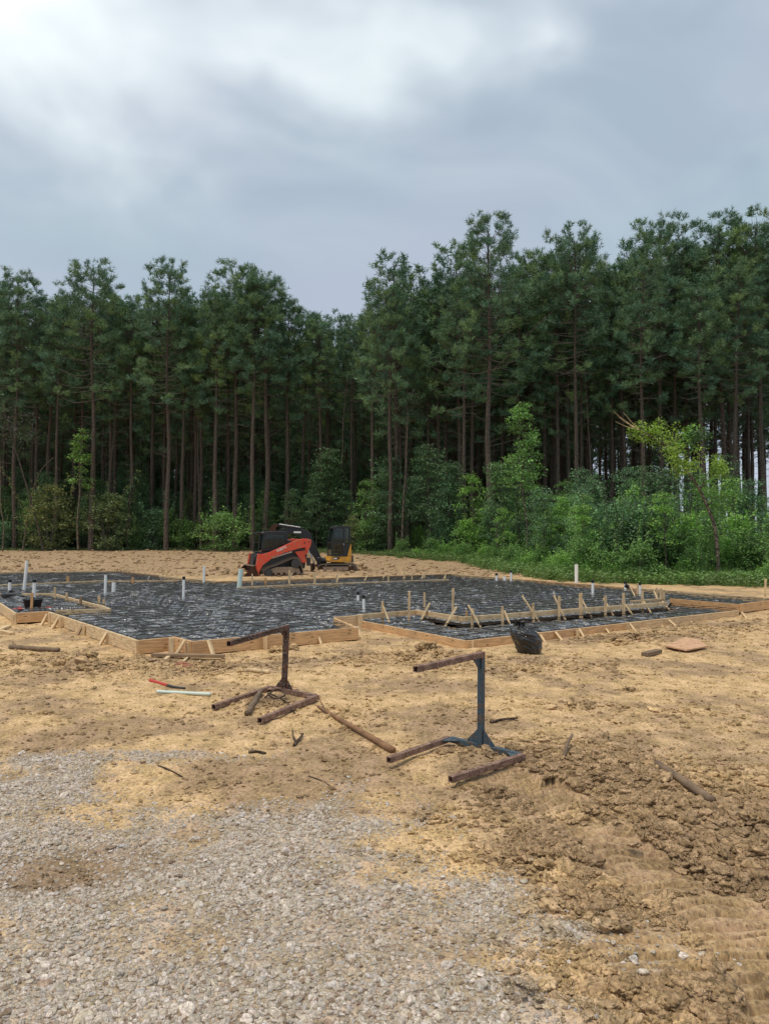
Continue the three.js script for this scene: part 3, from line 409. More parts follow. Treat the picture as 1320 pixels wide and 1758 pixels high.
// ---------------------------------------------------------------- plumbing stubs
function pipe(label, x, y, xt, yt, dia, opt = {}) {
  const p = G(x, y, opt.h ?? 0.08), r = dia * -p.z / FOCAL / 2, q = W(xt, yt, -p.z + (opt.back || 0)); p.y -= 0.07;
  const t = thing('standing_pipe', label, 'pipe', p), top = q.clone().sub(p), dir = top.clone().normalize();
  const shell = new THREE.LatheGeometry([[r, 0], [r, top.length()], [r * 0.84, top.length()], [r * 0.84, top.length() - 0.2]].map((a) => new THREE.Vector2(...a)), 14); const qn = new THREE.Quaternion().setFromUnitVectors(V(0, 1, 0), dir); shell.applyQuaternion(qn);
  part('pipe_wall', shell, opt.mat || M.pvc, t);
  if (opt.cap) { const c = new THREE.CylinderGeometry(r * 1.12, r * 1.15, 0.07, 14); c.translate(0, top.length() - 0.02, 0); c.applyQuaternion(qn); part('cap', c, M.rubber, t); }
  if (opt.collar) { const c = new THREE.CylinderGeometry(r * 1.2, r * 1.2, 0.06, 14); c.translate(0, 0.1, 0); c.applyQuaternion(qn); part('collar', c, opt.mat || M.pvc, t); }
}
pipe('tallest white pipe at far left, leaning right', 41, 1018, 47, 963, 5);
pipe('white capped pipe beside the black bag at the left edge', 16, 1024, 18, 996, 5, { cap: 1 });
pipe('white capped pipe above the red plastic behind a stake', 58, 1034, 60, 996, 5.5, { cap: 1 });
pipe('thin white pipe left of the short thick pipe', 181, 1023, 182, 987, 4.5);
pipe('short thick white pipe standing alone on the left membrane', 195, 1021, 196, 1000, 6.5);
pipe('white pipe alone in the middle of the left membrane', 315, 1033, 316, 991, 4.5, { cap: 1 });
pipe('thin white pipe near the far left form board', 350, 1003, 351, 972, 4, { h: 0.1 });
pipe('thick pale green leaning pipe in front of the loader bucket', 410, 1014, 414, 977, 8, { mat: M.pvcGreen, collar: 1 });
pipe('small capped pipe, farther of the pair near the centre', 615, 1039, 614.5, 1017, 4.5, { cap: 1 });
pipe('taller capped pipe, nearer of the pair near the centre', 625, 1054, 624, 1023, 5, { cap: 1 });
pipe('capped white pipe, left of the far trio', 852, 1001, 852, 985, 4, { cap: 1 });
pipe('short thick white pipe, middle of the far trio', 866, 1000, 866, 990, 5.5);
pipe('tallest white pipe, right of the far trio', 877, 1003, 877, 980, 3.5, { cap: 1 });
pipe('thick white pipe standing on the dirt beyond the far form', 989, 1002, 989, 969, 6, { h: 0.02 });
pipe('white capped pipe standing alone on the right membrane', 1017, 1026, 1017, 997, 4.5, { cap: 1 });
pipe('white capped pipe left of the crossed stakes at far right', 1073, 1017, 1073, 999, 4.5, { cap: 1 });
pipe('pale capped pipe among the stakes at the far right form', 1098, 1026, 1098, 1001, 3.5, { cap: 1 });
{ // a bent stub
  const p = G(1090, 1024, 0.1), t = thing('pipe_elbow', 'short pinkish pipe elbow tilted beside the far right stakes', 'pipe', p), q = W(1082, 1009, -p.z).sub(p), m = W(1089, 1014, -p.z).sub(p);
  part('elbow_wall', tube([V(0, -0.08, 0), m, q, q.clone().add(V(-0.06, 0.02, 0))], 0.04, 0.04, 14, 10), M.pinkCard, t); part('cap', rod(q.clone().add(V(-0.06, 0.02, 0)), q.clone().add(V(-0.14, 0.06, 0)), 0.05, 12), M.rubber, t);
}

// ---------------------------------------------------------------- black bag of rubbish, bundles at the left
function bagGeo(w, h, seed, neck, lean = 0) {
  const n = 96, m = 72, pos = [], uv = [], idx = [];
  const KP = [[0, 0.5], [0.06, 0.78], [0.2, 0.9], [0.45, 1], [0.68, 0.96], [0.8, 0.8], [0.88, 0.5], [0.94, 0.24], [1, 0.34]]; const prof = (t) => { if (neck < 0.94) for (let i = 1; i < KP.length; i++) if (t <= KP[i][0]) return lerp(KP[i - 1][1], KP[i][1], (t - KP[i - 1][0]) / (KP[i][0] - KP[i - 1][0])); return prof0(t); }, prof0 = (t) => t < 0.08 ? lerp(0.3, 0.72, Math.pow(t / 0.08, 0.6)) : t < 0.62 ? lerp(0.72, 1, Math.sin((t - 0.08) / 0.54 * Math.PI / 2)) : t < neck ? lerp(1, 0.2, Math.pow((t - 0.62) / (neck - 0.62), 2.1)) : lerp(0.2, 0.3, Math.pow((t - neck) / (1 - neck), 0.8));
  for (let j = 0; j <= m; j++) for (let i = 0; i <= n; i++) {
    const t = j / m, a = i / n * Math.PI * 2, ca = Math.cos(a), sa = Math.sin(a), pleat = ss(0.7, neck, t);
    let r = prof(t) * w / 2, y = t * h;
    const f1 = Math.pow(1 - Math.min(1, 2.2 * Math.abs(gn(ca * 1.6 + seed + t * 2.2, sa * 1.6 + t * 3.4))), 2), f2 = Math.pow(1 - Math.min(1, 2.2 * Math.abs(gn(ca * 3.4 + seed * 2 - t * 4, sa * 3.4 + t * 7))), 2), f3 = gn(ca * 8 + seed, sa * 8 + t * 18);
    r *= 1 + 0.1 * fbm(ca * 1.2 + seed, sa * 1.2 + t * 2, 2) + (1 - pleat) * (0.1 * f1 + 0.045 * f2 + 0.01 * f3) + pleat * 0.3 * Math.sin(a * 9 + 3 * gn(ca * 2, sa * 2 + seed)) * (t > neck ? 1.3 : 0.45);
    const lx = lean * t * t; pos.push(ca * r + lx, y + 0.035 * f1 * (t > 0.1 && t < 0.6 ? 1 : 0) * h * 0.3 + (t > neck ? 0.03 * sa : 0), sa * r * 0.9); uv.push(i / n, t);
  }
  for (let j = 0; j < m; j++) for (let i = 0; i < n; i++) { const a = j * (n + 1) + i, b = a + n + 1; idx.push(a, b, a + 1, b, b + 1, a + 1); }
  const k = pos.length / 3; pos.push(0, 0.01, 0); uv.push(0.5, 0); for (let i = 0; i < n; i++) idx.push(k, i, i + 1);
  const g = new THREE.BufferGeometry(); g.setAttribute('position', new THREE.Float32BufferAttribute(pos, 3)); g.setAttribute('uv', new THREE.Float32BufferAttribute(uv, 2)); g.setIndex(idx); g.computeVertexNormals(); return g;
}
{
  const p = onLand(G(903, 1124), -0.015), t = thing('trash_bag', 'full black plastic trash bag tied at top, standing before the porch form', 'trash bag', p);
  const body = bagGeo(0.37, 0.42, 3.3, 0.93, -0.09), bp = body.attributes.position; for (let i = 0; i < bp.count; i++) { const y = bp.getY(i); bp.setX(i, bp.getX(i) + 0.05 * (1 - y / 0.45) * (y < 0.3 ? 1 : 0.4)); } body.computeVertexNormals(); part('bag', body, M.bagPlastic, t);
  part('tied_end', tube([V(-0.05, 0.385, 0), V(-0.09, 0.43, 0.03), V(-0.03, 0.452, 0.05), V(0.05, 0.435, 0.03), V(0.09, 0.42, 0)], 0.022, 0.007, 20, 8, 0.5, 4), M.bagPlastic, t);
}
{ const p = G(20, 1029, 0.09), t = thing('plastic_bundle', 'low crumpled black plastic bundle at the left edge of the slab', 'bundle', p); const g = bagGeo(0.46, 0.2, 8.1, 0.97); g.scale(1.0, 1, 0.8); part('bundle', g, M.bagPlastic, t); part('loose_fold', tube([V(0.15, 0.05, 0.1), V(0.3, 0.1, 0.12), V(0.42, 0.05, 0.1)], 0.05, 0.02, 12, 8, 0.5, 6), M.bagPlastic, t); }
{
  const p = G(57, 1046, 0.1), t = thing('black_tub', 'open black tub standing on red plastic by a stake', 'tub', p.clone().add(V(0, 0.03, 0)));
  const g = new THREE.LatheGeometry([[0.001, 0], [0.15, 0], [0.19, 0.165], [0.205, 0.17], [0.205, 0.185], [0.18, 0.18], [0.145, 0.02], [0.001, 0.02]].map((a) => new THREE.Vector2(...a)), 28); part('tub_wall', g, M.rubber, t); part('rim', new THREE.TorusGeometry(0.197, 0.012, 8, 30).rotateX(Math.PI / 2).translate(0, 0.18, 0), M.rubber, t); part('contents', bagGeo(0.32, 0.1, 5, 0.95).translate(0, 0.11, 0), M.bagPlastic, t);
  const s = thing('red_sheet', 'crumpled red plastic sheet under the black tub', 'plastic sheet', p.clone().add(V(0, 0.0, 0))); const sg = new THREE.PlaneGeometry(0.75, 0.4, 30, 16).rotateX(-Math.PI / 2), q = sg.attributes.position; for (let i = 0; i < q.count; i++) { const x = q.getX(i), z = q.getZ(i); q.setY(i, 0.02 + 0.03 * Math.abs(gn(x * 7, z * 7)) + 0.05 * Math.max(0, Math.abs(x) - 0.22)); q.setX(i, x + 0.04 * gn(z * 9, 3)); } sg.computeVertexNormals(); const rs = M.redPlastic.clone(); rs.side = THREE.DoubleSide; rs.name = 'redSheet'; part('sheet', sg, rs, s);
  beam('stake_post', G(54.5, 1050, 0.1), W(56, 1018, -G(54.5, 1050, 0.1).z), 0.05, 0.03, M.lumberOrange, thing('wooden_stake', 'orange wooden stake standing before the black tub', 'stake', G(54.5, 1050, 0.1)), V(1, 0, 0));
}

// ---------------------------------------------------------------- two welded steel stands
function squareTube(name, a, b, s, m, parent, up) {   // hollow ends
  const d = b.clone().sub(a), L = d.length(), h = s / 2, c = h * 0.1, sq = (k, q) => [[-k + q, -k], [k - q, -k], [k, -k + q], [k, k - q], [k - q, k], [-k + q, k], [-k, k - q], [-k, -k + q]];
  const g = ext(sq(h, c), L, L / 2, 0, [sq(h * 0.8, c * 0.6)]); const p = g.attributes.position, uv = new Float32Array(p.count * 2); for (let i = 0; i < p.count; i++) { uv[i * 2] = p.getZ(i) * 2.2; uv[i * 2 + 1] = (p.getX(i) + p.getY(i)) * 2.2 + s * 7 + L; } g.setAttribute('uv', new THREE.BufferAttribute(uv, 2));
  const Z = d.clone().normalize(); let Y = up || V(0, 1, 0); if (Math.abs(Z.dot(Y)) > 0.95) Y = V(0.4, 0, 1).normalize(); const X = Y.clone().cross(Z).normalize(); Y = Z.clone().cross(X);
  const o = part(name, g, m, parent); o.quaternion.setFromRotationMatrix(new THREE.Matrix4().makeBasis(X, Y, Z)); o.position.copy(a); return o;
}
function stand(label, legA, inA, inB, legB, foot, top, arm, s, mats, droop) {
  const h = s / 2, base = onLand(G(...foot, 0.03), 0.0), t = thing('steel_stand', label, 'steel stand', base), loc = (px) => { const p = G(...px, s * 0.8); return V(p.x, Math.max(land(p.x, p.z), base.y - 0.01) + h, p.z).sub(base); };
  const A = loc(legA), B = loc(inA), C = loc(inB), D = loc(legB); let y = 0, hi = -1; for (const [p, q] of [[A, B], [B, C], [C, D]]) for (let k = 0; k <= 10; k++) { const m = p.clone().lerp(q, k / 10).add(base), e = land(m.x, m.z) - base.y; y += e / 33; hi = Math.max(hi, e); } y = Math.max(y * 0.35 + hi * 0.65 + h * 0.8, h * 0.9); for (const q of [A, B, C, D]) q.y = y;
  squareTube('base_leg', A, B, s, mats.leg, t); squareTube('base_leg', D, C, s, mats.leg2 || mats.leg, t);
  const cb = C.clone().sub(B).normalize(); squareTube('crossbar', B.clone().addScaledVector(cb, h + 0.003), C.clone().addScaledVector(cb, -h - 0.003), s * 0.99, mats.cross, t);
  const cm = V(0, y + h * 0.98, 0).add(B.clone().add(C).multiplyScalar(0.5).setY(0)), px = G(...foot, y + base.y).sub(base); const tt = clamp(px.clone().sub(B).setY(0).dot(cb) / B.distanceTo(C), 0.3, 0.7); cm.copy(B).lerp(C, tt).setY(y + h);
  const dcol = -(base.z + cm.z), topP = W(...top, dcol).sub(base); topP.y -= s * 1.02; squareTube('column', cm, topP, s * 1.02, mats.col, t, A.clone().sub(B).setY(0).normalize());
  const dir = A.clone().sub(B).setY(0).normalize(); let arP = G(...arm, topP.y + base.y + s * 0.5 - droop).sub(base); const aStart = topP.clone().add(V(0, s * 0.52, 0)); const L = arP.clone().sub(aStart).length(); if (mats.straight) arP = aStart.clone().addScaledVector(dir, L).add(V(0, -droop, 0)); const ad = arP.clone().sub(aStart).normalize();
  squareTube('arm', aStart.clone().addScaledVector(ad, -h), arP, s, mats.arm, t);
  // gussets: plates welded into the corners
  const plate = (name, o, u, v, k, m) => { const g = ext([[0, 0], [k, 0], [k, k * 0.12], [k * 0.12, k], [0, k]], 0.008, 0, 0.001); const q = part(name, g, m, t), Z = u.clone().cross(v).normalize(); q.quaternion.setFromRotationMatrix(new THREE.Matrix4().makeBasis(u, v, Z)); q.position.copy(o); };
  const up = topP.clone().sub(cm).normalize(), adh = ad; plate('gusset', topP.clone().addScaledVector(adh, h * 1.02).add(V(0, 0.001, 0)), adh, up.clone().negate(), 0.085, mats.gus);
  for (const sgn of [-1, 1]) plate('foot_gusset', cm.clone().addScaledVector(cb, sgn * h * 1.03), cb.clone().multiplyScalar(sgn), up, 0.1, mats.gus);
  const inn = (P, sg) => { const g = ext([[0, 0], [0.1, 0], [0, 0.1]], 0.008, 0, 0.001), q = part('corner_plate', g, mats.cross, t), u = cb.clone().multiplyScalar(sg), v = dir, Z = u.clone().cross(v).normalize(); q.quaternion.setFromRotationMatrix(new THREE.Matrix4().makeBasis(u, v, Z)); q.position.copy(P).addScaledVector(u, h * 1.02).addScaledVector(v, h * 1.02).add(V(0, h * 0.6, 0)); };
  inn(B, 1); inn(C, -1);
}
stand('steel stand with blue painted column and rusty arm, nearer of the two', [667, 1312], [770, 1275], [898, 1306], [773, 1346], [832, 1279], [826, 1119], [713, 1149], 0.041, { leg: M.rust, cross: M.bluePaint, col: M.bluePaint, arm: M.rust, gus: M.bluePaint }, 0);
stand('rusty brown steel stand with drooping arm, farther of the two', [367, 1212], [465, 1179], [545, 1195], [446, 1235], [499, 1179], [492, 1073], [393, 1105], 0.047, { leg: M.rust, cross: M.rust, col: M.darkRust, arm: M.darkRust, gus: M.darkRust, straight: 0 }, 0.05);

// ---------------------------------------------------------------- things lying on the ground
function lying(name, label, cat, pts, r0, r1, mat, opt = {}) {
  const base = onLand(G(...pts[0])), w = pts.map((p) => { const q = G(p[0], p[1], 0.02); return V(q.x, land(q.x, q.z) + r0 * 0.8 + (p[2] || 0), q.z).sub(base); }); if (opt.straight || w.length === 2) { const a = w[0], b = w[w.length - 1]; let lift = 0; for (let k = 1; k < 8; k++) { const m = a.clone().lerp(b, k / 8); lift = Math.max(lift, land(m.x + base.x, m.z + base.z) - base.y + r0 * 0.3 - m.y); } w.splice(0, w.length, a, a.clone().lerp(b, 0.5), b); for (const q of w) q.y += lift; }
  const t = thing(name, label, cat, base, opt.group); part(opt.part || 'wood', tube(w, r0, r1, opt.seg || 16, opt.rad || 9, opt.wob ?? 0.25, pts[0][0]), mat, t);
  for (const [pp, ra] of opt.twigs || []) part('side_twig', tube(pp.map((p) => { const q = G(p[0], p[1], 0.02); return V(q.x, land(q.x, q.z) + ra + (p[2] || 0), q.z).sub(base); }), ra, ra * 0.5, 10, 6, 0.3, pp[0][0]), mat, t);
  return t;
}
std('driftwood', { color: lin(0.25, 0.2, 0.16), map: woodWarm, bumpMap: barkMap, bumpScale: 0.004, roughness: 0.95 });
std('woodBrown', { color: lin(0.3, 0.19, 0.12), map: woodWarm, roughness: 0.9 });
lying('log', 'grey brown weathered log lying on churned clay at right', 'log', [[1128, 1326, 0.012], [1165, 1350], [1200, 1371], [1223, 1383]], 0.027, 0.024, M.driftwood, { wob: 0.12, seg: 30, rad: 12, straight: 1 });
lying('branch', 'long bare brown branch lying from the rusty stand toward camera', 'branch', [[546, 1213, 0.02], [589, 1239, 0.012], [632, 1265, 0.01], [675, 1291, 0.01]], 0.014, 0.026, M.woodBrown, { wob: 0.2, seg: 30, straight: 1, twigs: [[[[560, 1222, 0.02], [552, 1212, 0.05], [548, 1205, 0.07]], 0.008]] });
lying('plastic_rod', 'pale green white pipe lying on the sand at left', 'pipe', [[270, 1189], [362, 1194]], 0.016, 0.016, M.pvcGreen, { wob: 0, part: 'pipe_wall' });
{ const t = lying('marker_stake', 'red stake with dark end lying above the pale pipe', 'stake', [[258, 1170], [288, 1177]], 0.017, 0.015, M.redPlastic, { wob: 0, part: 'red_half' }); const b = t.position; const f = (x, y) => { const q = G(x, y, 0.02); return V(q.x, land(q.x, q.z) + 0.013, q.z).sub(b); }; part('dark_half', tube([f(288, 1177), f(303, 1180), f(318, 1182)], 0.014, 0.01, 8, 8), M.darkGrey, t); }
lying('wood_round', 'short tan round of wood lying below the front form', 'wood', [[425, 1153], [463, 1157]], 0.026, 0.024, M.lumberPale, { wob: 0.12 });
lying('wood_pole', 'tan wooden pole lying on the sand at far left', 'pole', [[18, 1114], [102, 1119]], 0.035, 0.03, M.driftwood, { wob: 0.12 });
lying('twig', 'forked dark twig lying below the long brown branch', 'twig', [[505, 1276], [514, 1266, 0.01], [520, 1256, 0.01]], 0.012, 0.008, M.stick, { twigs: [[[[508, 1272, 0.01], [503, 1262, 0.02], [502, 1250, 0.02]], 0.008]] });
lying('twig', 'dark twig lying beside the blue stand column', 'twig', [[842, 1240], [866, 1237, 0.01], [888, 1232]], 0.014, 0.007, M.stick, { twigs: [[[[868, 1237, 0.012], [880, 1238, 0.01], [890, 1237]], 0.006]] });
lying('twig', 'dry vine looping between the legs of the rusty stand', 'vine', [[455, 1200, 0.02], [475, 1192, 0.05], [490, 1198, 0.04], [472, 1205, 0.03], [460, 1200, 0.05], [490, 1206, 0.02], [507, 1222]], 0.009, 0.006, M.stick, { seg: 40 });
lying('broken_branch', 'thick broken branch lying between the legs of the rusty stand', 'branch', [[425, 1222], [440, 1206, 0.01], [449, 1190, 0.02]], 0.03, 0.02, M.driftwood, { wob: 0.35 });
lying('twig', 'thin twig lying across the gravel edge at left', 'twig', [[272, 1313], [295, 1322], [314, 1330]], 0.006, 0.004, M.stick);
lying('twig', 'thin straight straw lying on the sand at right', 'twig', [[1235, 1310], [1260, 1315], [1276, 1318]], 0.005, 0.004, M.woodBrown);
lying('twig', 'thin straw lying right of the blue stand', 'twig', [[530, 1328], [548, 1335], [566, 1346]], 0.005, 0.003, M.stick);
lying('twig', 'short upright grey chip standing in the churned clay', 'twig', [[968, 1305], [974, 1296, 0.04], [982, 1285, 0.08]], 0.014, 0.01, M.driftwood);
lying('twig', 'dark flat twig on the sand left of the branch', 'twig', [[427, 1288], [440, 1287], [456, 1289]], 0.012, 0.008, M.stick);
{ // loose boards
  const board = (label, a, b, w, th, m, name = 'loose_board', up = 0) => { const A = onLand(G(...a), th / 2 + 0.006 + up), B = onLand(G(...b), th / 2 + 0.006 + up), t = thing(name, label, 'board', A.clone().lerp(B, 0.5).add(V(0, -th / 2, 0))); beam('plank', A, B, th, w, m, t); };
  board('weathered dark board lying below the nearest form corner', [262, 1130], [385, 1133], 0.09, 0.04, M.lumberOld, 'loose_board', 0.02);
  board('short pale offcut leaning on the dark board', [284, 1138], [293, 1128], 0.05, 0.03, M.lumberPale, 'wood_offcut');
  board('second short pale offcut right of the dark board middle', [315, 1140], [326, 1128], 0.03, 0.02, M.lumberPale, 'wood_offcut');
  board('small wooden block lying below the pink sheet', [1106, 1130], [1130, 1124], 0.1, 0.05, M.driftwood, 'wood_block');
  board('pale board end lying at the left edge below the form', [-40, 1098], [16, 1077], 0.09, 0.04, M.lumberPale);
  board('lower pale board lying at the left edge', [-40, 1078], [22, 1088], 0.09, 0.04, M.lumber);
  board('thin wood strip lying before the porch side form', [722, 1094], [744, 1105], 0.06, 0.025, M.lumber);
}
{ const p = onLand(G(1178, 1112), 0), t = thing('card_sheet', 'pinkish orange flat sheet of board lying on the sand at right', 'sheet', p); const c = [[1140, 1111], [1176, 1098.5], [1199, 1102], [1214, 1113], [1177, 1121]].map(([x, y]) => { const q = G(x, y, 0.02); return [q.x - p.x, -(q.z - p.z)]; }); const g = ext(c, 0.02, 0, 0.003); g.rotateX(-Math.PI / 2); const q = g.attributes.position; for (let i = 0; i < q.count; i++) q.setY(i, q.getY(i) + 0.045 + 0.03 * gn(q.getX(i) * 2.2 + 4, q.getZ(i) * 2.2) + 0.02 * q.getX(i)); g.computeVertexNormals(); part('sheet', boxUV(g), M.pinkCard, t); }
for (const [x, y, s, lab] of [[313, 1143, 0.07, 'orange brick piece lying left among the rubble below the corner'], [322, 1146, 0.06, 'red brick chip lying in the middle of the corner rubble'], [364, 1149, 0.06, 'dark red brick chip lying right of the corner rubble']]) { const p = onLand(G(x, y), s * 0.2), t = thing('brick_piece', lab, 'brick', p); const g = lump(x, 8, 0.06); g.scale(s, s * 0.7, s * 0.8); part('brick_body', g, M.brickRed, t); }

// ---------------------------------------------------------------- red tracked loader
const font = await new FontLoader().loadAsync('fonts/droid/droid_sans_bold.typeface.json');
function belt(outline, width, z, th = 0.045, lugs = 60) {   // a closed rubber track round an outline, with lugs
  const c = new THREE.CatmullRomCurve3(outline.map(([x, y]) => V(x, y, 0)), true, 'catmullrom', 0.25), n = lugs * 2, ctr = outline.reduce((a, p) => [a[0] + p[0] / outline.length, a[1] + p[1] / outline.length], [0, 0]), gs = [];
  const P = []; for (let i = 0; i < n; i++) P.push(c.getPointAt(i / n));
  const out = P.map((p, i) => { const t = P[(i + 1) % n].clone().sub(P[(i + n - 1) % n]).normalize(); let q = V(t.y, -t.x, 0); if (q.x * (p.x - ctr[0]) + q.y * (p.y - ctr[1]) < 0) q.negate(); return q; });
  const pos = [], idx = []; for (let i = 0; i < n; i++) { const o = P[i].clone(), k = P[i].clone().addScaledVector(out[i], -th); pos.push(o.x, o.y, z - width / 2, o.x, o.y, z + width / 2, k.x, k.y, z + width / 2, k.x, k.y, z - width / 2); }
  for (let i = 0; i < n; i++) { const a = i * 4, b = ((i + 1) % n) * 4; for (let s = 0; s < 4; s++) { const p = a + s, q = a + (s + 1) % 4, r = b + s, u = b + (s + 1) % 4; idx.push(p, q, r, q, u, r); } }
  const g = new THREE.BufferGeometry(); g.setAttribute('position', new THREE.Float32BufferAttribute(pos, 3)); g.setAttribute('uv', new THREE.Float32BufferAttribute(new Float32Array(pos.length / 3 * 2), 2)); g.setIndex(idx); const gg = g.toNonIndexed(); gg.computeVertexNormals(); gs.push(gg);
  for (let i = 0; i < n; i += 2) { const b = new THREE.BoxGeometry(0.035, 0.03, width * 0.96); b.rotateZ(Math.atan2(out[i].y, out[i].x) - Math.PI / 2); b.translate(P[i].x + out[i].x * 0.012, P[i].y + out[i].y * 0.012, z); gs.push(b); }
  return merge(gs);
}
{
  const L = (x, y) => [(x - 845) / 323, (825 - y) / 340], LP = (rows) => rows.map(([x, y]) => L(x, y)), YAW = 0.42, near = G(486, 988.5, 0.0);
  const pos = near.clone().sub(V(0, 0, 0.75).applyAxisAngle(V(0, 1, 0), YAW)); pos.y = land(pos.x, pos.z) - 0.01;
  const t = thing('track_loader', 'red compact track loader with black cab and lowered bucket', 'loader', pos, null, YAW);
  const track = LP([[600, 828], [700, 828], [850, 828], [1000, 828], [1095, 822], [1138, 775], [1118, 690], [1085, 590], [1045, 552], [960, 562], [830, 615], [700, 668], [610, 692], [558, 740], [562, 800]]);
  for (const s of [1, -1]) {
    const tr = part('track', belt(track, 0.36, s * 0.62), M.rubberDusty, t);
    part('undercarriage', ext(LP([[625, 775], [660, 720], [760, 690], [900, 690], [1000, 690], [1080, 720], [1105, 790], [1060, 806], [660, 806]]), 0.2, s * 0.66), M.dustSteel, tr);
    part('sprocket', merge([cylZ(...L(1025, 640), s * 0.7, 0.2, 0.22), cylZ(...L(1025, 640), s * 0.8, 0.08, 0.06)]), M.darkGrey, tr);
    part('idler', cylZ(...L(635, 760), s * 0.68, 0.17, 0.2), M.darkGrey, tr);
    part('track_roller', merge([700, 780, 860, 940, 1020].map((x) => cylZ(...L(x, 795), s * 0.7, 0.075, 0.16, 14))), M.mudSteel, tr);
  }
  for (const s of [1, -1]) {
    const arm = part('lift_arm', ext(LP([[1190, 276], [1240, 284], [1256, 312], [1242, 380], [1210, 442], [1165, 440], [1170, 402], [1050, 424], [870, 478], [690, 553], [600, 622], [545, 668], [508, 740], [497, 806], [463, 796], [458, 660], [468, 600], [485, 492], [545, 500], [650, 470], [760, 420], [930, 340], [1050, 290], [1130, 272]]), 0.13, s * 0.76, 0.015), M.orangePaint, t);
    part('pivot_pin', merge([cylZ(...L(1150, 335), s * 0.83, 0.035, 0.02), cylZ(...L(1215, 320), s * 0.83, 0.03, 0.02), cylZ(...L(480, 770), s * 0.83, 0.035, 0.03)]), M.darkGrey, arm);
    part('rear_tower', ext(LP([[1030, 470], [1225, 446], [1215, 482], [1168, 522], [1198, 610], [1186, 632], [1125, 632], [1090, 570], [1060, 520]]), 0.12, s * 0.62, 0.012), M.orangePaint, t);
    part('lift_cylinder', rod(V(...L(560, 600), s * 0.66), V(...L(980, 470), s * 0.66), 0.035), M.chrome, t);
    part('head_lamp', bx(...L(590, 186), s * 0.34, 0.05, 0.06, 0.12), M.lampGlass, t);
  }
  { const tg = new TextGeometry('KUBOTA', { font, size: 0.105, depth: 0.006, curveSegments: 4 }); tg.computeBoundingBox(); tg.scale(0.47 / tg.boundingBox.max.x, 1, 1); const m = part('lettering', tg, M.whitePaint, t); const [a, b] = L(752, 472); m.position.set(a, b, 0.826); m.rotation.z = 0.43; }
  part('chassis', ext(LP([[470, 520], [560, 470], [950, 440], [1200, 430], [1225, 560], [1200, 720], [560, 760], [500, 700]]), 0.8, 0, 0.02), M.darkGrey, t);
  part('engine_hood', ext(LP([[920, 300], [1180, 330], [1240, 470], [1225, 600], [920, 560]]), 0.78, 0, 0.03), M.blackPaint, t);
  part('hood_top', ext(LP([[955, 285], [1030, 280], [1030, 320], [950, 335]]), 0.3, -0.1, 0.01), M.orangePaint, t);
  part('front_cover', ext(LP([[455, 660], [470, 500], [560, 470], [570, 640]]), 0.62, 0, 0.02), M.blackPaint, t);
  // cab: posts, roof, side windows with mesh, front door
  const side = LP([[552, 450], [566, 310], [598, 205], [625, 176], [760, 166], [900, 172], [942, 200], [936, 360], [900, 400], [700, 455]]), hole = LP([[590, 420], [602, 315], [628, 225], [650, 212], [760, 206], [890, 212], [905, 225], [900, 350], [870, 375], [690, 425]]);
  for (const s of [1, -1]) {
    const f = part('cab_side', ext(side, 0.05, s * 0.46, 0.008, [hole]), M.blackPaint, t); part('side_glass', ext(hole, 0.008, s * 0.455, 0), M.cabGlass, f);
    const bars = []; for (let k = 0; k < 9; k++) { const x = 640 + k * 30; bars.push(rod(V(...L(x, 214), s * 0.475), V(...L(x, 430 - (x - 600) * 0.22), s * 0.475), 0.004, 5)); } for (let k = 0; k < 7; k++) { const y = 235 + k * 26; bars.push(rod(V(...L(612 - k, y), s * 0.478), V(...L(900, Math.min(y, 350)), s * 0.478), 0.004, 5)); } part('window_mesh', merge(bars), M.darkGrey, f);
  }
  part('cab_roof', ext(LP([[560, 196], [600, 172], [760, 160], [905, 166], [945, 195], [940, 214], [600, 214]]), 0.94, 0, 0.02), M.blackPaint, t);
  part('roof_visor', merge([bx(...L(530, 186), 0, 0.16, 0.05, 0.95), bx(...L(505, 200), 0.3, 0.05, 0.07, 0.12), bx(...L(505, 200), -0.3, 0.05, 0.07, 0.12)]), M.blackPaint, t);
  part('door_frame', merge([rod(V(...L(540, 205), 0.44), V(...L(520, 470), 0.44), 0.025), rod(V(...L(540, 205), -0.44), V(...L(520, 470), -0.44), 0.025), rod(V(...L(520, 470), 0.44), V(...L(520, 470), -0.44), 0.025), rod(V(...L(540, 205), 0.44), V(...L(540, 205), -0.44), 0.025), rod(V(...L(530, 330), 0.44), V(...L(530, 330), -0.44), 0.012)]), M.blackPaint, t);
  part('door_glass', ext([[-0.42, 0], [0.42, 0], [0.42, 0.72], [-0.42, 0.72]], 0.008, 0, 0).rotateY(Math.PI / 2).rotateZ(-0.06).translate(...L(525, 462), 0), M.cabGlass, t);
  part('seat', merge([bx(...L(740, 440), 0, 0.45, 0.12, 0.5, 0.04), bx(...L(810, 340), 0, 0.12, 0.6, 0.48, 0.04), bx(...L(640, 430), 0.3, 0.06, 0.25, 0.06), bx(...L(640, 430), -0.3, 0.06, 0.25, 0.06)]), M.rubber, t);
  part('rear_post', merge([bx(...L(1245, 620), 0.5, 0.14, 0.35, 0.18), bx(...L(1225, 570), -0.3, 0.1, 0.4, 0.5)]), M.darkGrey, t);
  part('cab_back_panel', bx(...L(925, 300), 0, 0.05, 0.75, 0.86), M.blackPaint, t);
  // bucket
  const prof = [[432, 656], [448, 690], [478, 760], [484, 815], [470, 842], [420, 850], [238, 852]], inner = prof.map(([x, y], i) => i < 5 ? [x - 10, y - 4] : [x, y - 9]);
  const bk = part('bucket', ext(LP([...prof, ...inner.reverse()]), 1.72, 0, 0.004), M.mudSteel, t);
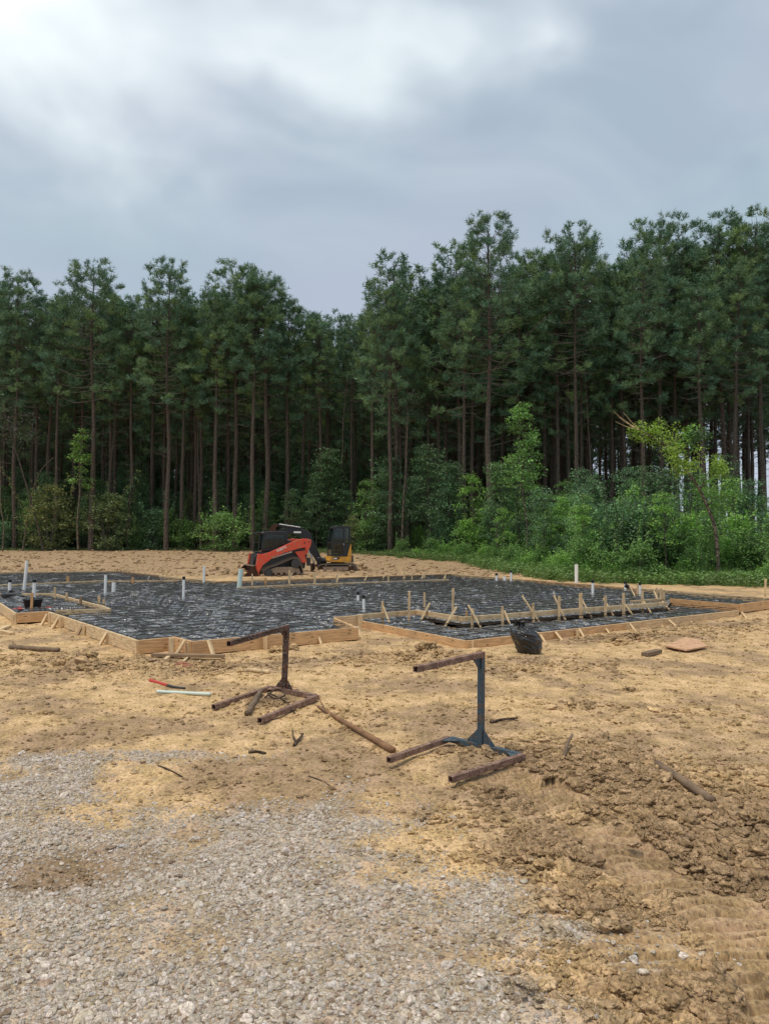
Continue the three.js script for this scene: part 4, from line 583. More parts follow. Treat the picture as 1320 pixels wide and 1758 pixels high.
  for (const s of [1, -1]) part('bucket_side', ext(LP([[430, 656], [478, 760], [484, 815], [468, 846], [238, 852], [300, 790]]), 0.025, s * 0.86, 0.004), M.mudSteel, bk);
  part('bucket_lip', bx(...L(425, 664), 0, 0.08, 0.05, 1.74), M.dustSteel, bk); part('cutting_edge', bx(...L(245, 850), 0, 0.16, 0.022, 1.76, 0.004), M.darkGrey, bk);
  part('bucket_hitch', merge([bx(...L(470, 720), 0, 0.08, 0.36, 1.1), rod(V(...L(470, 690), 0.35), V(...L(520, 600), 0.35), 0.03), rod(V(...L(470, 690), -0.35), V(...L(520, 600), -0.35), 0.03)]), M.darkGrey, t);
}

// ---------------------------------------------------------------- yellow mini excavator
{
  const E = (x, y) => [(x - 630) / 400, (1005 - y) / 400], EP = (rows) => rows.map(([x, y]) => E(x, y)), near = G(577.5, 985.5, 0), pos = V(near.x, 0, near.z).multiplyScalar(35.6 / -near.z); pos.y = land(pos.x, pos.z) - 0.02;
  const t = thing('mini_excavator', 'yellow mini excavator with glazed black cab parked behind the loader', 'excavator', pos);
  const oval = EP([[330, 1008], [480, 1010], [630, 1010], [780, 1010], [930, 1008], [985, 975], [992, 930], [970, 885], [920, 862], [780, 858], [630, 858], [480, 858], [340, 862], [285, 890], [268, 935], [282, 980]]);
  for (const s of [1, -1]) { const z = s > 0 ? -0.17 : -1.23; const tr = part('track', belt(oval, 0.3, z, 0.04, 56), M.rubberDusty, t); part('track_frame', ext(EP([[345, 905], [860, 900], [865, 985], [345, 990]]), 0.2, z + s * 0.02, 0.02), M.dustSteel, tr); part('sprocket', cylZ(...E(925, 945), z + s * 0.04, 0.13, 0.2), M.mudSteel, tr); part('idler', cylZ(...E(320, 940), z + s * 0.02, 0.13, 0.2), M.mudSteel, tr); part('roller_cover', cylZ(...E(595, 945), z + s * 0.13, 0.03, 0.03), M.darkGrey, tr); }
  part('turntable', merge([cylZ(0, 0, 0, 0.35, 0.12, 28).rotateX(Math.PI / 2).translate(0.02, 0.42, -0.7), bx(0, 0.3, -0.7, 1.0, 0.16, 0.9)]), M.darkGrey, t);
  const up = new THREE.Matrix4().makeTranslation(0.05, 0, -0.7).multiply(new THREE.Matrix4().makeRotationY(0.33)), U = (g) => g.applyMatrix4(up);
  const k = (x) => (x - 660) / 385, EU = (rows) => rows.map(([x, y]) => [k(x), (1005 - y) / 400]);
  const bodyZ = 1.1;
  part('engine_body', U(ext(EU([[455, 712], [862, 712], [862, 800], [840, 832], [450, 818], [420, 790]]), bodyZ, 0, 0.03)), M.yellowPaint, t);
  part('dark_panel', U(ext(EU([[500, 725], [640, 725], [600, 770], [500, 772]]), 0.012, bodyZ / 2 + 0.005, 0)), M.blackPaint, t);
  part('decal', U(ext(EU([[512, 738], [578, 738], [570, 762], [512, 762]]), 0.008, bodyZ / 2 + 0.014, 0)), M.whitePaint, t);
  part('counterweight', U(ext(EU([[862, 690], [895, 700], [900, 820], [862, 828]]), bodyZ * 0.96, 0, 0.02)), M.darkGrey, t);
  part('rear_pillar', U(ext(EU([[775, 710], [834, 475], [852, 478], [860, 710]]), 0.09, bodyZ / 2 - 0.05, 0.015)), M.yellowPaint, t);
  part('rear_cover', U(ext(EU([[745, 710], [828, 500], [850, 500], [858, 710]]), bodyZ * 0.85, -0.08, 0.02)), M.blackPaint, t);
  // cab
  const cz = 0.16, cw = 0.8, zs = [cz + cw / 2 - 0.02, cz - cw / 2 + 0.02];
  const sideP = EU([[470, 705], [470, 440], [520, 180], [560, 132], [800, 130], [838, 150], [832, 480], [760, 705]]);
  for (const z of zs) { const f = part('cab_side', U(ext(sideP, 0.045, z, 0.006, [EU([[495, 440], [540, 190], [570, 168], [690, 168], [690, 440]]), EU([[720, 168], [805, 168], [802, 470], [720, 470]]), EU([[495, 470], [690, 470], [690, 670], [495, 670]])])), M.blackPaint, t); part('door_glass', U(ext(EU([[490, 445], [535, 185], [570, 165], [695, 165], [695, 675], [490, 675]]), 0.006, z, 0)), M.cabGlass, f); part('rear_side_glass', U(ext(EU([[716, 164], [808, 164], [806, 474], [716, 474]]), 0.006, z, 0)), M.cabGlass, f); part('door_handle', U(bx(k(700), (1005 - 480) / 400, z + 0.03, 0.03, 0.1, 0.02)), M.chrome, f); }
  part('cab_roof', U(ext(EU([[515, 150], [560, 122], [800, 120], [842, 140], [842, 165], [515, 170]]), cw, cz, 0.015)), M.blackPaint, t);
  const fr = (x, y, z) => V(k(x), (1005 - y) / 400, z);
  const front = []; for (const z of zs) front.push(rod(fr(470, 700, z), fr(470, 440, z), 0.022), rod(fr(470, 440, z), fr(525, 160, z), 0.022)); front.push(rod(fr(470, 440, zs[0]), fr(470, 440, zs[1]), 0.018), rod(fr(470, 690, zs[0]), fr(470, 690, zs[1]), 0.025)); part('front_frame', U(merge(front)), M.blackPaint, t);
  const pane = (a, b, c, d) => { const g = new THREE.BufferGeometry(); g.setAttribute('position', new THREE.Float32BufferAttribute([a, b, c, a, c, d].flatMap((p) => [p.x, p.y, p.z]), 3)); g.setAttribute('uv', new THREE.Float32BufferAttribute(new Float32Array(12), 2)); g.computeVertexNormals(); return U(g); };
  part('upper_windscreen', pane(fr(470, 440, zs[0]), fr(470, 440, zs[1]), fr(525, 160, zs[1]), fr(525, 160, zs[0])), M.cabGlass, t); part('lower_windscreen', pane(fr(470, 690, zs[0]), fr(470, 690, zs[1]), fr(470, 445, zs[1]), fr(470, 445, zs[0])), M.cabGlass, t);
  part('seat', U(merge([bx(k(640), 0.95, cz, 0.42, 0.14, 0.45, 0.04), bx(k(720), 1.25, cz, 0.12, 0.6, 0.42, 0.04), bx(k(560), 1.05, cz + 0.25, 0.08, 0.3, 0.08), bx(k(560), 1.05, cz - 0.25, 0.08, 0.3, 0.08)])), M.rubber, t);
  // boom, stick and bucket folded to the left behind the loader
  const D = 36.35, w = (x, y, dz = 0) => W(x, y, D + dz).sub(pos), P0 = w(548, 962, -0.15);
  part('swing_post', merge([bx(P0.x, P0.y - 0.1, P0.z, 0.22, 0.5, 0.3, 0.04), rod(P0.clone().add(V(0, 0, -0.2)), P0.clone().add(V(0, 0, 0.2)), 0.06, 12), rod(P0, V(-0.55, P0.y - 0.05, -0.7), 0.16, 10)]), M.blackPaint, t);
  const flat = (pts, wid) => { const o = pts.map(([x, y]) => { const q = w(x, y); return [q.x, q.y]; }); return ext(o, wid, w(500, 915).z, 0.015); };
  const boom = part('boom', flat([[544, 965], [552, 958], [541, 935], [534, 916], [526, 909], [505, 907], [482, 908], [470, 912], [472, 917], [500, 916], [514, 919], [522, 926], [531, 944]], 0.17), M.blackPaint, t);
  { const q = w(511, 913.8); part('boom_plate', bx(q.x, q.y, q.z + 0.09, 0.36, 0.085, 0.01, 0.003), M.whitePaint, boom); }
  part('boom_cylinder', merge([rod(w(541, 972), w(522, 924), 0.04), rod(w(535, 957), w(524, 930), 0.06)]), M.chrome, t);
  const stick = part('stick', flat([[476, 899], [484, 899.5], [517, 905], [520, 909], [514, 910], [480, 905], [473, 903]], 0.14), M.blackPaint, t);
  part('stick_cylinder', rod(w(480, 900, -0.1), w(516, 905.5, -0.1), 0.03), M.chrome, stick);
  part('digging_bucket', flat([[474, 899], [467, 903], [462, 910], [463, 920], [470, 926], [482, 926], [476, 916], [474, 908], [478, 903]], 0.45), M.mudSteel, t);
  part('blade', merge([bx(-1.2, 0.22, -0.7, 0.08, 0.36, 1.45, 0.02), bx(-0.9, 0.28, -0.4, 0.6, 0.09, 0.08), bx(-0.9, 0.28, -1.0, 0.6, 0.09, 0.08)]), M.mudSteel, t);
}

// ---------------------------------------------------------------- trees
class Tris {   // coloured triangles
  constructor() { this.p = []; this.c = []; }
  tri(a, b, c, col) { this.p.push(a.x, a.y, a.z, b.x, b.y, b.z, c.x, c.y, c.z); for (let i = 0; i < 3; i++) this.c.push(col[0], col[1], col[2]); }
  geo() { const g = new THREE.BufferGeometry(); g.setAttribute('position', new THREE.Float32BufferAttribute(this.p, 3)); g.setAttribute('color', new THREE.Float32BufferAttribute(this.c, 3)); g.computeVertexNormals(); return g; }
}
function basis(d) { const u = Math.abs(d.y) < 0.9 ? V(0, 1, 0) : V(1, 0, 0), a = u.clone().cross(d).normalize(); return [a, d.clone().cross(a).normalize()]; }
function tuft(T3, R, o, dir, size, n, wid, col) {   // a shoot with needles all round it
  const [a, b] = basis(dir);
  for (let i = 0; i < n; i++) {
    const s = R(), an = R() * 6.283, base = o.clone().addScaledVector(dir, (s - 0.3) * size * 0.9), rad = a.clone().multiplyScalar(Math.cos(an)).addScaledVector(b, Math.sin(an));
    const nd = rad.clone().multiplyScalar(0.9).addScaledVector(dir, 0.35 + 0.5 * s).normalize(), L = size * (0.5 + 0.25 * R()), sd = nd.clone().cross(V(R() - 0.5, R() - 0.5, R() - 0.5)).normalize().multiplyScalar(wid * 0.5), k = 0.85 + 0.3 * R(), tip = base.clone().addScaledVector(nd, L);
    T3.tri(base.clone().add(sd), base.clone().sub(sd), tip, [col[0] * k, col[1] * k, col[2] * k]);
  }
}
function pineGeo(seed, o) {   // height 24 m; o: tufts per limb, needles, blade width, crown start
  const R = rng(seed), H = 24, limbs = [], T3 = new Tris(), bare = [];
  const sway = (y) => V(0.35 * fbm(y * 0.07, seed, 2) * Math.min(1, y / 6), y, 0.35 * fbm(y * 0.07 + 9, seed, 2) * Math.min(1, y / 6));
  const tp = []; for (let i = 0; i <= 14; i++) tp.push(sway(H * i / 14)); const trunk = tube(tp.map((p) => { const q = p.clone(); if (q.y < 0.1) q.y = -0.4; return q; }), 0.235, 0.035, 26, 9, 0.08, seed);
  const y0 = H * (o.start + 0.05 * (R() - 0.5)), span = H - y0, whorls = o.whorls; let ang = R() * 6.28; const lopX = R() - 0.5, lopZ = R() - 0.5;
  for (let w = 0; w < whorls; w++) {
    const t = Math.pow((w + R() * 0.7) / whorls, 0.9), y = y0 + span * t * 0.985, nb = t < 0.25 ? 2 + Math.floor(R() * 2) : t > 0.5 ? 4 + Math.floor(R() * 2) : 3 + Math.floor(R() * 2);
    for (let k = 0; k < nb; k++) {
      ang += 2.4 + (R() - 0.5) * 0.8; const prof = t < 0.3 ? lerp(0.75, 1, t / 0.3) : Math.pow(1 - (t - 0.3) / 0.7, 0.5); const L = o.width * (0.42 + 0.95 * prof) * (0.55 + 0.6 * R()) * (1 + 0.35 * (lopX * Math.cos(ang) + lopZ * Math.sin(ang)));
      const rise = lerp(0.05, 0.85, t) + (R() - 0.5) * 0.3, s0 = sway(y), hd = V(Math.cos(ang), 0, Math.sin(ang)), p1 = s0.clone().addScaledVector(hd, L * 0.5).add(V(0, L * 0.5 * rise * 0.55, 0)), p2 = s0.clone().addScaledVector(hd, L).add(V(0, L * rise * 0.75 + 0.25, 0));
      p1.add(V((R() - 0.5) * 0.5, (R() - 0.5) * 0.45 - 0.12 * L * (1 - t), (R() - 0.5) * 0.5)); if (t < 0.35) p2.y -= L * 0.35 * R(); limbs.push(tube([s0, p1, p2], 0.032 * (1.15 - t * 0.6), 0.009, 4, 4)); const dead = t < 0.3 && R() < 0.35; if (dead) continue;
      const base = R(), green = mix3([0.095, 0.2, 0.12], [0.21, 0.315, 0.1], Math.pow(base, 1.6) * (o.warm ?? 0.8)); const n = Math.max(4, Math.round(o.tufts * (0.55 + prof * 0.7)));
      const clumps = Math.max(1, Math.round(n / 4.2));
      for (let q = 0; q < clumps; q++) {
        const u = q === 0 ? 1 : 0.5 + 0.5 * Math.sqrt(R()), pt = u < 0.5 ? s0.clone().lerp(p1, u * 2) : p1.clone().lerp(p2, u * 2 - 1); if (q > 0) pt.add(V(R() - 0.5, R() * 0.7 - 0.25, R() - 0.5).multiplyScalar(L * 0.42 + 0.2));
        for (let w2 = 0; w2 < o.per; w2++) { const dir = hd.clone().multiplyScalar(0.35).add(V((R() - 0.5) * 1.7, 0.25 + 0.9 * R() + 0.3 * t, (R() - 0.5) * 1.7)).normalize(), k = 0.8 + 0.45 * R(); tuft(T3, R, pt.clone().addScaledVector(dir, 0.22), dir, o.size * (0.75 + 0.45 * R()), o.needles, o.blade, [green[0] * k, green[1] * k, green[2] * k]); }
      }
    }
  }
  for (let q = 0; q < 5; q++) tuft(T3, R, sway(H - 0.25 * q).add(V((R() - 0.5) * 0.3, 0, (R() - 0.5) * 0.3)), V((R() - 0.5) * 0.3, 1, (R() - 0.5) * 0.3).normalize(), o.size, o.needles, o.blade, [0.075, 0.15, 0.09]);
  for (let q = 0; q < (o.dead ?? 8); q++) { const y = lerp(H * 0.3, y0 + span * 0.1, R()), a = R() * 6.28, L = 0.5 + 2.2 * R() * R(), s0 = sway(y), hd = V(Math.cos(a), 0.1 + 0.4 * R(), Math.sin(a)); bare.push(tube([s0, s0.clone().addScaledVector(hd, L * 0.5), s0.clone().addScaledVector(hd, L).add(V(0, (R() - 0.4) * 0.5, 0))], 0.02, 0.006, 4, 4)); }
  return { trunk, limbs: merge([...limbs, ...bare]), crown: T3.geo() };
}
const FRONT = [0, 1, 2, 3, 4, 5, 6, 7, 8].map((i) => pineGeo(100 + i * 7, { tufts: [10, 9, 12, 10, 12, 9, 13, 10, 12][i], per: 5, needles: 17, blade: 0.038, size: 0.48, whorls: [26, 28, 32, 27, 31, 28, 32, 26, 30][i], width: [1.9, 1.6, 2.2, 1.8, 2.2, 1.4, 2.4, 1.7, 2.1][i], start: [0.54, 0.6, 0.5, 0.57, 0.46, 0.62, 0.52, 0.58, 0.55][i], dead: 16 + 3 * (i % 4), warm: [0.6, 1, 0.7, 0.9, 1, 0.6, 0.8, 1, 0.7][i] }));
const BACK = [0, 1, 2, 3].map((i) => pineGeo(300 + i * 11, { tufts: 9, per: 4, needles: 11, blade: 0.07, size: 0.55, whorls: 25, width: 2.0, start: 0.42, dead: 12, warm: 0.7 }));
const DEAD = (() => { const R = rng(91), H = 16, pts = [], lim = []; for (let i = 0; i <= 8; i++) pts.push(V(0.3 * gn(i * 0.4, 3), H * i / 8 - (i ? 0 : 0.3), 0.3 * gn(i * 0.4, 8))); for (let q = 0; q < 26; q++) { const y = lerp(5, 15.5, R()), a = R() * 6.28, L = (0.5 + 1.8 * R()) * (1.2 - y / 20), s0 = V(0, y, 0), hd = V(Math.cos(a), 0.2 + 0.5 * R(), Math.sin(a)); lim.push(tube([s0, s0.clone().addScaledVector(hd, L * 0.5), s0.clone().addScaledVector(hd, L).add(V(R() - 0.5, R() * 0.6 - 0.3, R() - 0.5))], 0.03, 0.006, 5, 4)); } return { trunk: tube(pts, 0.14, 0.03, 20, 7, 0.12, 5), limbs: merge(lim) }; })();
function pine(kit, x, d, H, label, group, R, thick = 1) {
  const t = thing('pine_tree', label, 'pine tree', V(x, land(x, -d, false), -d), group, R() * 6.28); const s = H / 24, w = s * (0.92 + 0.2 * R());
  const trunk = part('trunk', kit.trunk, M.bark, t); trunk.scale.set(w * thick, s, w * thick); const lb = part('limbs', kit.limbs, M.deadTwig, t, 'stuff'); lb.scale.set(w, s, w); const c = part('crown', kit.crown, M.needles, t, 'stuff'); c.scale.set(w, s, w); t.rotation.z = (R() - 0.5) * 0.025; t.rotation.x = (R() - 0.5) * 0.02; return t;
}
let tallest;
const baseOf = (px, d) => (px - 660) / FOCAL * d;
const heightFor = (py, d, x) => EYE + (cp * (879 - py) / FOCAL + sp) / (cp - sp * (879 - py) / FOCAL) * d - land(x, -d, false) - 1.1;
{
  const R = rng(2024), row = [[-28, 61, 470, 1], [26, 60, 464, 2], [62, 64, 508, 1], [95, 60, 505, 5], [157, 58, 446, 6], [200, 63, 508, 3], [221, 60, 520, 7], [260, 62, 518, 1], [286, 58, 446, 2], [312, 60, 518, 5], [335, 62, 520, 3], [370, 58, 492, 7], [392, 63, 500, 1], [405, 59, 451, 4], [434, 57, 470, 5], [456, 58, 462, 8], [492, 60, 512, 0], [522, 61, 528, 3], [552, 59, 542, 1], [603, 60, 548, 5], [640, 57, 522, 1], [670, 52, 477, 6], [735, 56, 525, 3], [765, 57, 470, 5], [797, 50, 470, 0], [839, 49, 368, 2], [915, 55, 428, 7], [960, 52, 460, 3], [990, 50, 389, 8], [1050, 54, 445, 1], [1102, 48, 425, 0], [1135, 52, 374, 6], [1180, 55, 425, 7], [1207, 47, 470, 5], [1240, 52, 371, 2], [1262, 48, 445, 3], [1285, 55, 420, 1], [1308, 50, 362, 4], [1350, 50, 380, 6]];
  const ord = ['first', 'second', 'third', 'fourth', 'fifth', 'sixth', 'seventh', 'eighth', 'ninth', 'tenth', 'eleventh', 'twelfth', 'thirteenth', 'fourteenth', 'fifteenth', 'sixteenth', 'seventeenth', 'eighteenth', 'nineteenth', 'twentieth'];
  row.forEach(([px, d, top, kit], i) => {
    const x = baseOf(px, d), n = row.length; let label;
    if (px < 0 || px > 1320) label = px < 0 ? 'tall pine at the wood edge just beyond the left picture edge' : 'tall pine at the wood edge just beyond the right picture edge';
    else if (px === 839) label = 'tallest pine with thick scarred trunk and bare lower limbs, right of centre';
    else if (i <= 20) label = `tall slender pine, ${ord[i - 1]} trunk from the left along the wood edge`;
    else label = `tall slender pine, ${ord[n - 2 - i]} trunk from the right along the wood edge`;
    const made = pine(FRONT[kit], x, d, heightFor(top, d, x), label, 'pines along the edge of the wood', R, px === 839 || px === 670 ? 1.25 : 0.9 + 0.25 * R()); if (px === 839) tallest = made;
  });
  // dead and leaning ones
  for (const [px, d, top, lean, label] of [[345, 59, 640, 0.05, 'thin dead snag with broken top behind the wood edge at left'], [182, 60, 660, -0.06, 'bare dead pine leaning left near the left wood edge'], [575, 58, 620, 0.07, 'bare dead pine leaning right above the yellow excavator'], [1020, 50, 600, -0.05, 'bare dead snag leaning left above the right thicket']]) { const x = baseOf(px, d), kit = FRONT[px % 9], t = thing('dead_pine', label, 'dead tree', V(x, land(x, -d, false), -d), null, px), s = heightFor(top, d, x) / 16; const tk = part('trunk', DEAD.trunk, M.barkGrey, t); tk.scale.set(s * 0.8, s, s * 0.8); part('limbs', DEAD.limbs, M.barkGrey, t, 'stuff').scale.set(s, s, s); t.rotation.z = lean; }
  // the rows behind
  const far_ = []; let count = 0;
  for (let d = 63; d < 138; d += 3.7) for (let x = -0.55 * d - 5; x < 0.55 * d + 5; x += 3.4) {
    const xx = x + (R() - 0.5) * 2.2, dd = d + (R() - 0.5) * 2.4, px = 660 + xx / dd * FOCAL; const right = ss(900, 1060, px); if (px > 1170 && dd > 84) continue; if (right > 0.5 && (dd > 104 || R() < 0.15)) continue;
    let H = lerp(19.5, 23.2, R()) + right * 1.6; if (px > 500 && px < 640) H = Math.min(H, 19.5); H = Math.min(H, heightFor(px > 760 ? 440 : 505, dd, xx));
    if (dd < 90 && count < 215) { count++; pine(BACK[Math.floor(R() * 4)], xx, dd, H, 'tall pine standing deep in the shaded wood behind the edge trees', 'pines deep in the wood', R, 0.85 + 0.2 * R()); } else far_.push([xx, dd, H / 24, R() * 6.28]);
  }
  for (let d = 53; d < 62; d += 3.4) for (let px = 690; px < 1340; px += 46) { const p2 = px + (R() - 0.5) * 40, dd = d + R() * 2; if (dd < edgeD(baseOf(p2, dd)) + 2) continue; pine(BACK[Math.floor(R() * 4)], baseOf(p2, dd), dd, lerp(19, 22.5, R()), 'tall pine standing deep in the shaded wood behind the edge trees', 'pines deep in the wood', R, 0.8 + 0.2 * R()); }
  BACK.forEach((kit, k) => { const mine = far_.filter((_, i) => i % 4 === k); for (const [g, m] of [[kit.trunk, M.bark], [kit.crown, M.needles]]) { const im = new THREE.InstancedMesh(g, m, mine.length), mx = new THREE.Matrix4(), q = new THREE.Quaternion(); mine.forEach(([x, d, s, a], i) => { q.setFromAxisAngle(V(0, 1, 0), a); im.setMatrixAt(i, mx.compose(V(x, land(x, -d, false), -d), q, V(s, s, s))); }); im.name = numbered('far_wood'); im.userData = { kind: 'stuff', label: 'far pine wood that reads as one dark mass', category: 'wood' }; scene.add(im); } });
}

// ---------------------------------------------------------------- broadleaf understorey
const AL = (x) => { let L = 0; for (let i = 1; i < EDGE.length; i++) { const [a, da] = EDGE[i - 1], [b, db] = EDGE[i], l = Math.hypot(b - a, db - da); if (x <= b) return L + l * (x - a) / (b - a); L += l; } return L; };   // length along the edge of the wood up to x
function along(u, off) { for (let i = 1; i < EDGE.length; i++) { const [a, da] = EDGE[i - 1], [b, db] = EDGE[i], l = Math.hypot(b - a, db - da); if (u <= l || i === EDGE.length - 1) { const t = u / l, ex = (b - a) / l, ed = (db - da) / l; return [lerp(a, b, t) - ed * off, lerp(da, db, t) + ex * off]; } u -= l; } }
function leaf(T3, R, o, size, col, flat = 0.6) {
  const d = V(R() - 0.5, (R() - 0.62) * (1 - flat), R() - 0.5).normalize(), up = V((R() - 0.5) * 0.9, 1, (R() - 0.5) * 0.9).normalize(), s = d.clone().cross(up).normalize().multiplyScalar(size * 0.3), tip = o.clone().addScaledVector(d, size), mid = o.clone().addScaledVector(d, size * 0.45).addScaledVector(up, size * 0.07), k = 0.75 + 0.5 * R(), c = [col[0] * k, col[1] * k, col[2] * k * 0.95];
  T3.tri(o, mid.clone().add(s), tip, c); T3.tri(o, tip, mid.clone().sub(s), c);
}
function spray(T3, R, c, rx, ry, n, size, col) { for (let i = 0; i < n; i++) { const a = R() * 6.283, r = Math.pow(R(), 0.6), p = V(c.x + Math.cos(a) * r * rx, c.y + (R() - 0.5) * 2.8 * ry * (1.1 - r * 0.5) - r * r * ry * 0.7, c.z + Math.sin(a) * r * rx); leaf(T3, R, p, size * (0.5 + 0.85 * R()), col, 0.4); } }
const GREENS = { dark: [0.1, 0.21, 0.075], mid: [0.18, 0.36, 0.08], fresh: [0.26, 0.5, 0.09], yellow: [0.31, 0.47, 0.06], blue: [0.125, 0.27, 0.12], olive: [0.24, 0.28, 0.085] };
function shrubGeo(seed, h, w, col, size, n) {   // bush of several stems with layered sprays
  const R = rng(seed), T3 = new Tris(), stems = [], ns = 4 + Math.floor(R() * 3), per = Math.max(18, Math.round(size * 200)); let made = 0;
  for (let s = 0; s < ns; s++) { const a = R() * 6.28, l = 0.5 + 0.5 * R(), top = V(Math.cos(a) * w * 0.32 * l, h * (0.6 + 0.35 * R()), Math.sin(a) * w * 0.32 * l); stems.push(tube([V(Math.cos(a) * 0.1, -0.15, Math.sin(a) * 0.1), V(top.x * 0.4, top.y * 0.5, top.z * 0.4), top], 0.012 + h * 0.004, 0.006, 6, 5)); }
  while (made < n) { const a = R() * 6.28, v = Math.pow(R(), 0.85), prof = Math.sin(Math.PI * (0.14 + 0.8 * v)) * (0.75 + 0.5 * gn(a * 0.9 + seed, v * 2.3)), r = w * 0.5 * prof * Math.pow(R(), 0.45), k = 0.75 + 0.5 * R(); spray(T3, R, V(Math.cos(a) * r, h * (0.06 + 0.92 * v), Math.sin(a) * r), 0.16 * w * 0.5 + 0.15 + 0.12 * R(), 0.1 + 0.05 * h * 0.3, per, size, [col[0] * k, col[1] * k, col[2] * k]); made += per; }
  for (let q = 0; q < 9; q++) { const a = R() * 6.28, r = w * 0.42 * Math.sqrt(R()), y0 = h * (0.55 + 0.3 * R()), L = h * (0.3 + 0.35 * R()), d = V(Math.cos(a) * 0.5 * R(), 1, Math.sin(a) * 0.5 * R()), o = V(Math.cos(a) * r, y0, Math.sin(a) * r), k = 0.8 + 0.6 * R(); stems.push(tube([o, o.clone().addScaledVector(d, L * 0.5), o.clone().addScaledVector(d, L)], 0.009, 0.004, 3, 4)); for (let z = 0; z < 34; z++) leaf(T3, R, o.clone().addScaledVector(d, L * R()).add(V((R() - 0.5) * 0.16, (R() - 0.5) * 0.1, (R() - 0.5) * 0.16)), size * (0.6 + 0.8 * R()), [col[0] * k, col[1] * k, col[2] * k], 0.2); }
  return { stems: merge(stems), crown: T3.geo() };
}
function saplingGeo(seed, h, w, col, size, n, start = 0.35) {
  const R = rng(seed), T3 = new Tris(), tw = [], bend = (y) => V(0.5 * gn(y * 0.25, seed), y, 0.5 * gn(y * 0.25 + 7, seed)), pts = []; for (let i = 0; i <= 7; i++) pts.push(bend(h * i / 7)); pts[0].y = -0.2; const stem = tube(pts, 0.02 + h * 0.006, 0.01, 18, 6, 0.1, seed); let made = 0; const per = Math.max(18, Math.round(size * 210));
  while (made < n) { const v = Math.pow(R(), 0.9), y = h * lerp(start, 0.98, v), a = R() * 6.28, r = w * 0.5 * Math.pow(1 - v * 0.85, 0.6) * (0.3 + 0.7 * R()), s0 = bend(y), c = s0.clone().add(V(Math.cos(a) * r, 0.1 * r, Math.sin(a) * r)), k = 0.75 + 0.5 * R(); tw.push(tube([s0.clone().add(V(0, -0.3 * r, 0)), s0.clone().lerp(c, 0.6), c], 0.014, 0.005, 3, 4)); spray(T3, R, c, 0.2 + 0.2 * R() + 0.08 * w, 0.1 + 0.06 * R(), per, size, [col[0] * k, col[1] * k, col[2] * k]); made += per; }
  return { stem, twigs: merge(tw), crown: T3.geo() };
}
const BUSH = [shrubGeo(1, 2.2, 2.6, GREENS.mid, 0.13, 2600), shrubGeo(2, 2.8, 2.8, GREENS.fresh, 0.13, 2800), shrubGeo(3, 1.6, 2.2, GREENS.mid, 0.11, 2200), shrubGeo(4, 2.6, 2.4, GREENS.dark, 0.15, 2200), shrubGeo(5, 1.3, 1.8, GREENS.fresh, 0.1, 1900), shrubGeo(6, 3.2, 3.0, GREENS.blue, 0.15, 2800)];
const SAP = [saplingGeo(21, 7, 3.6, GREENS.blue, 0.17, 2300, 0.25), saplingGeo(22, 6, 3.0, GREENS.mid, 0.16, 2100, 0.3), saplingGeo(23, 8, 3.4, GREENS.dark, 0.17, 2400, 0.3), saplingGeo(24, 5, 2.8, GREENS.olive, 0.15, 1900, 0.2), saplingGeo(25, 6.5, 2.6, GREENS.fresh, 0.16, 1700, 0.4)];
function bush(kit, x, d, s, label, group, R) { const t = thing('leafy_shrub', label, 'shrub', V(x, land(x, -d, false), -d), group, R() * 6.28); for (const [n, g, m, k] of [['stems', kit.stems, M.deadTwig, 'stuff'], ['foliage', kit.crown, M.leaves, 'stuff']]) part(n, g, m, t, k).scale.set(s * (0.9 + 0.3 * R()), s, s * (0.9 + 0.3 * R())); return t; }
function sapling(kit, x, d, s, label, group, R, bark = M.barkGrey) { const t = thing('young_tree', label, 'tree', V(x, land(x, -d, false), -d), group, R() * 6.28); for (const [n, g, m, k] of [['trunk', kit.stem, bark], ['twigs', kit.twigs, M.deadTwig, 'stuff'], ['crown', kit.crown, M.leaves, 'stuff']]) part(n, g, m, t, k).scale.set(s, s, s); return t; }
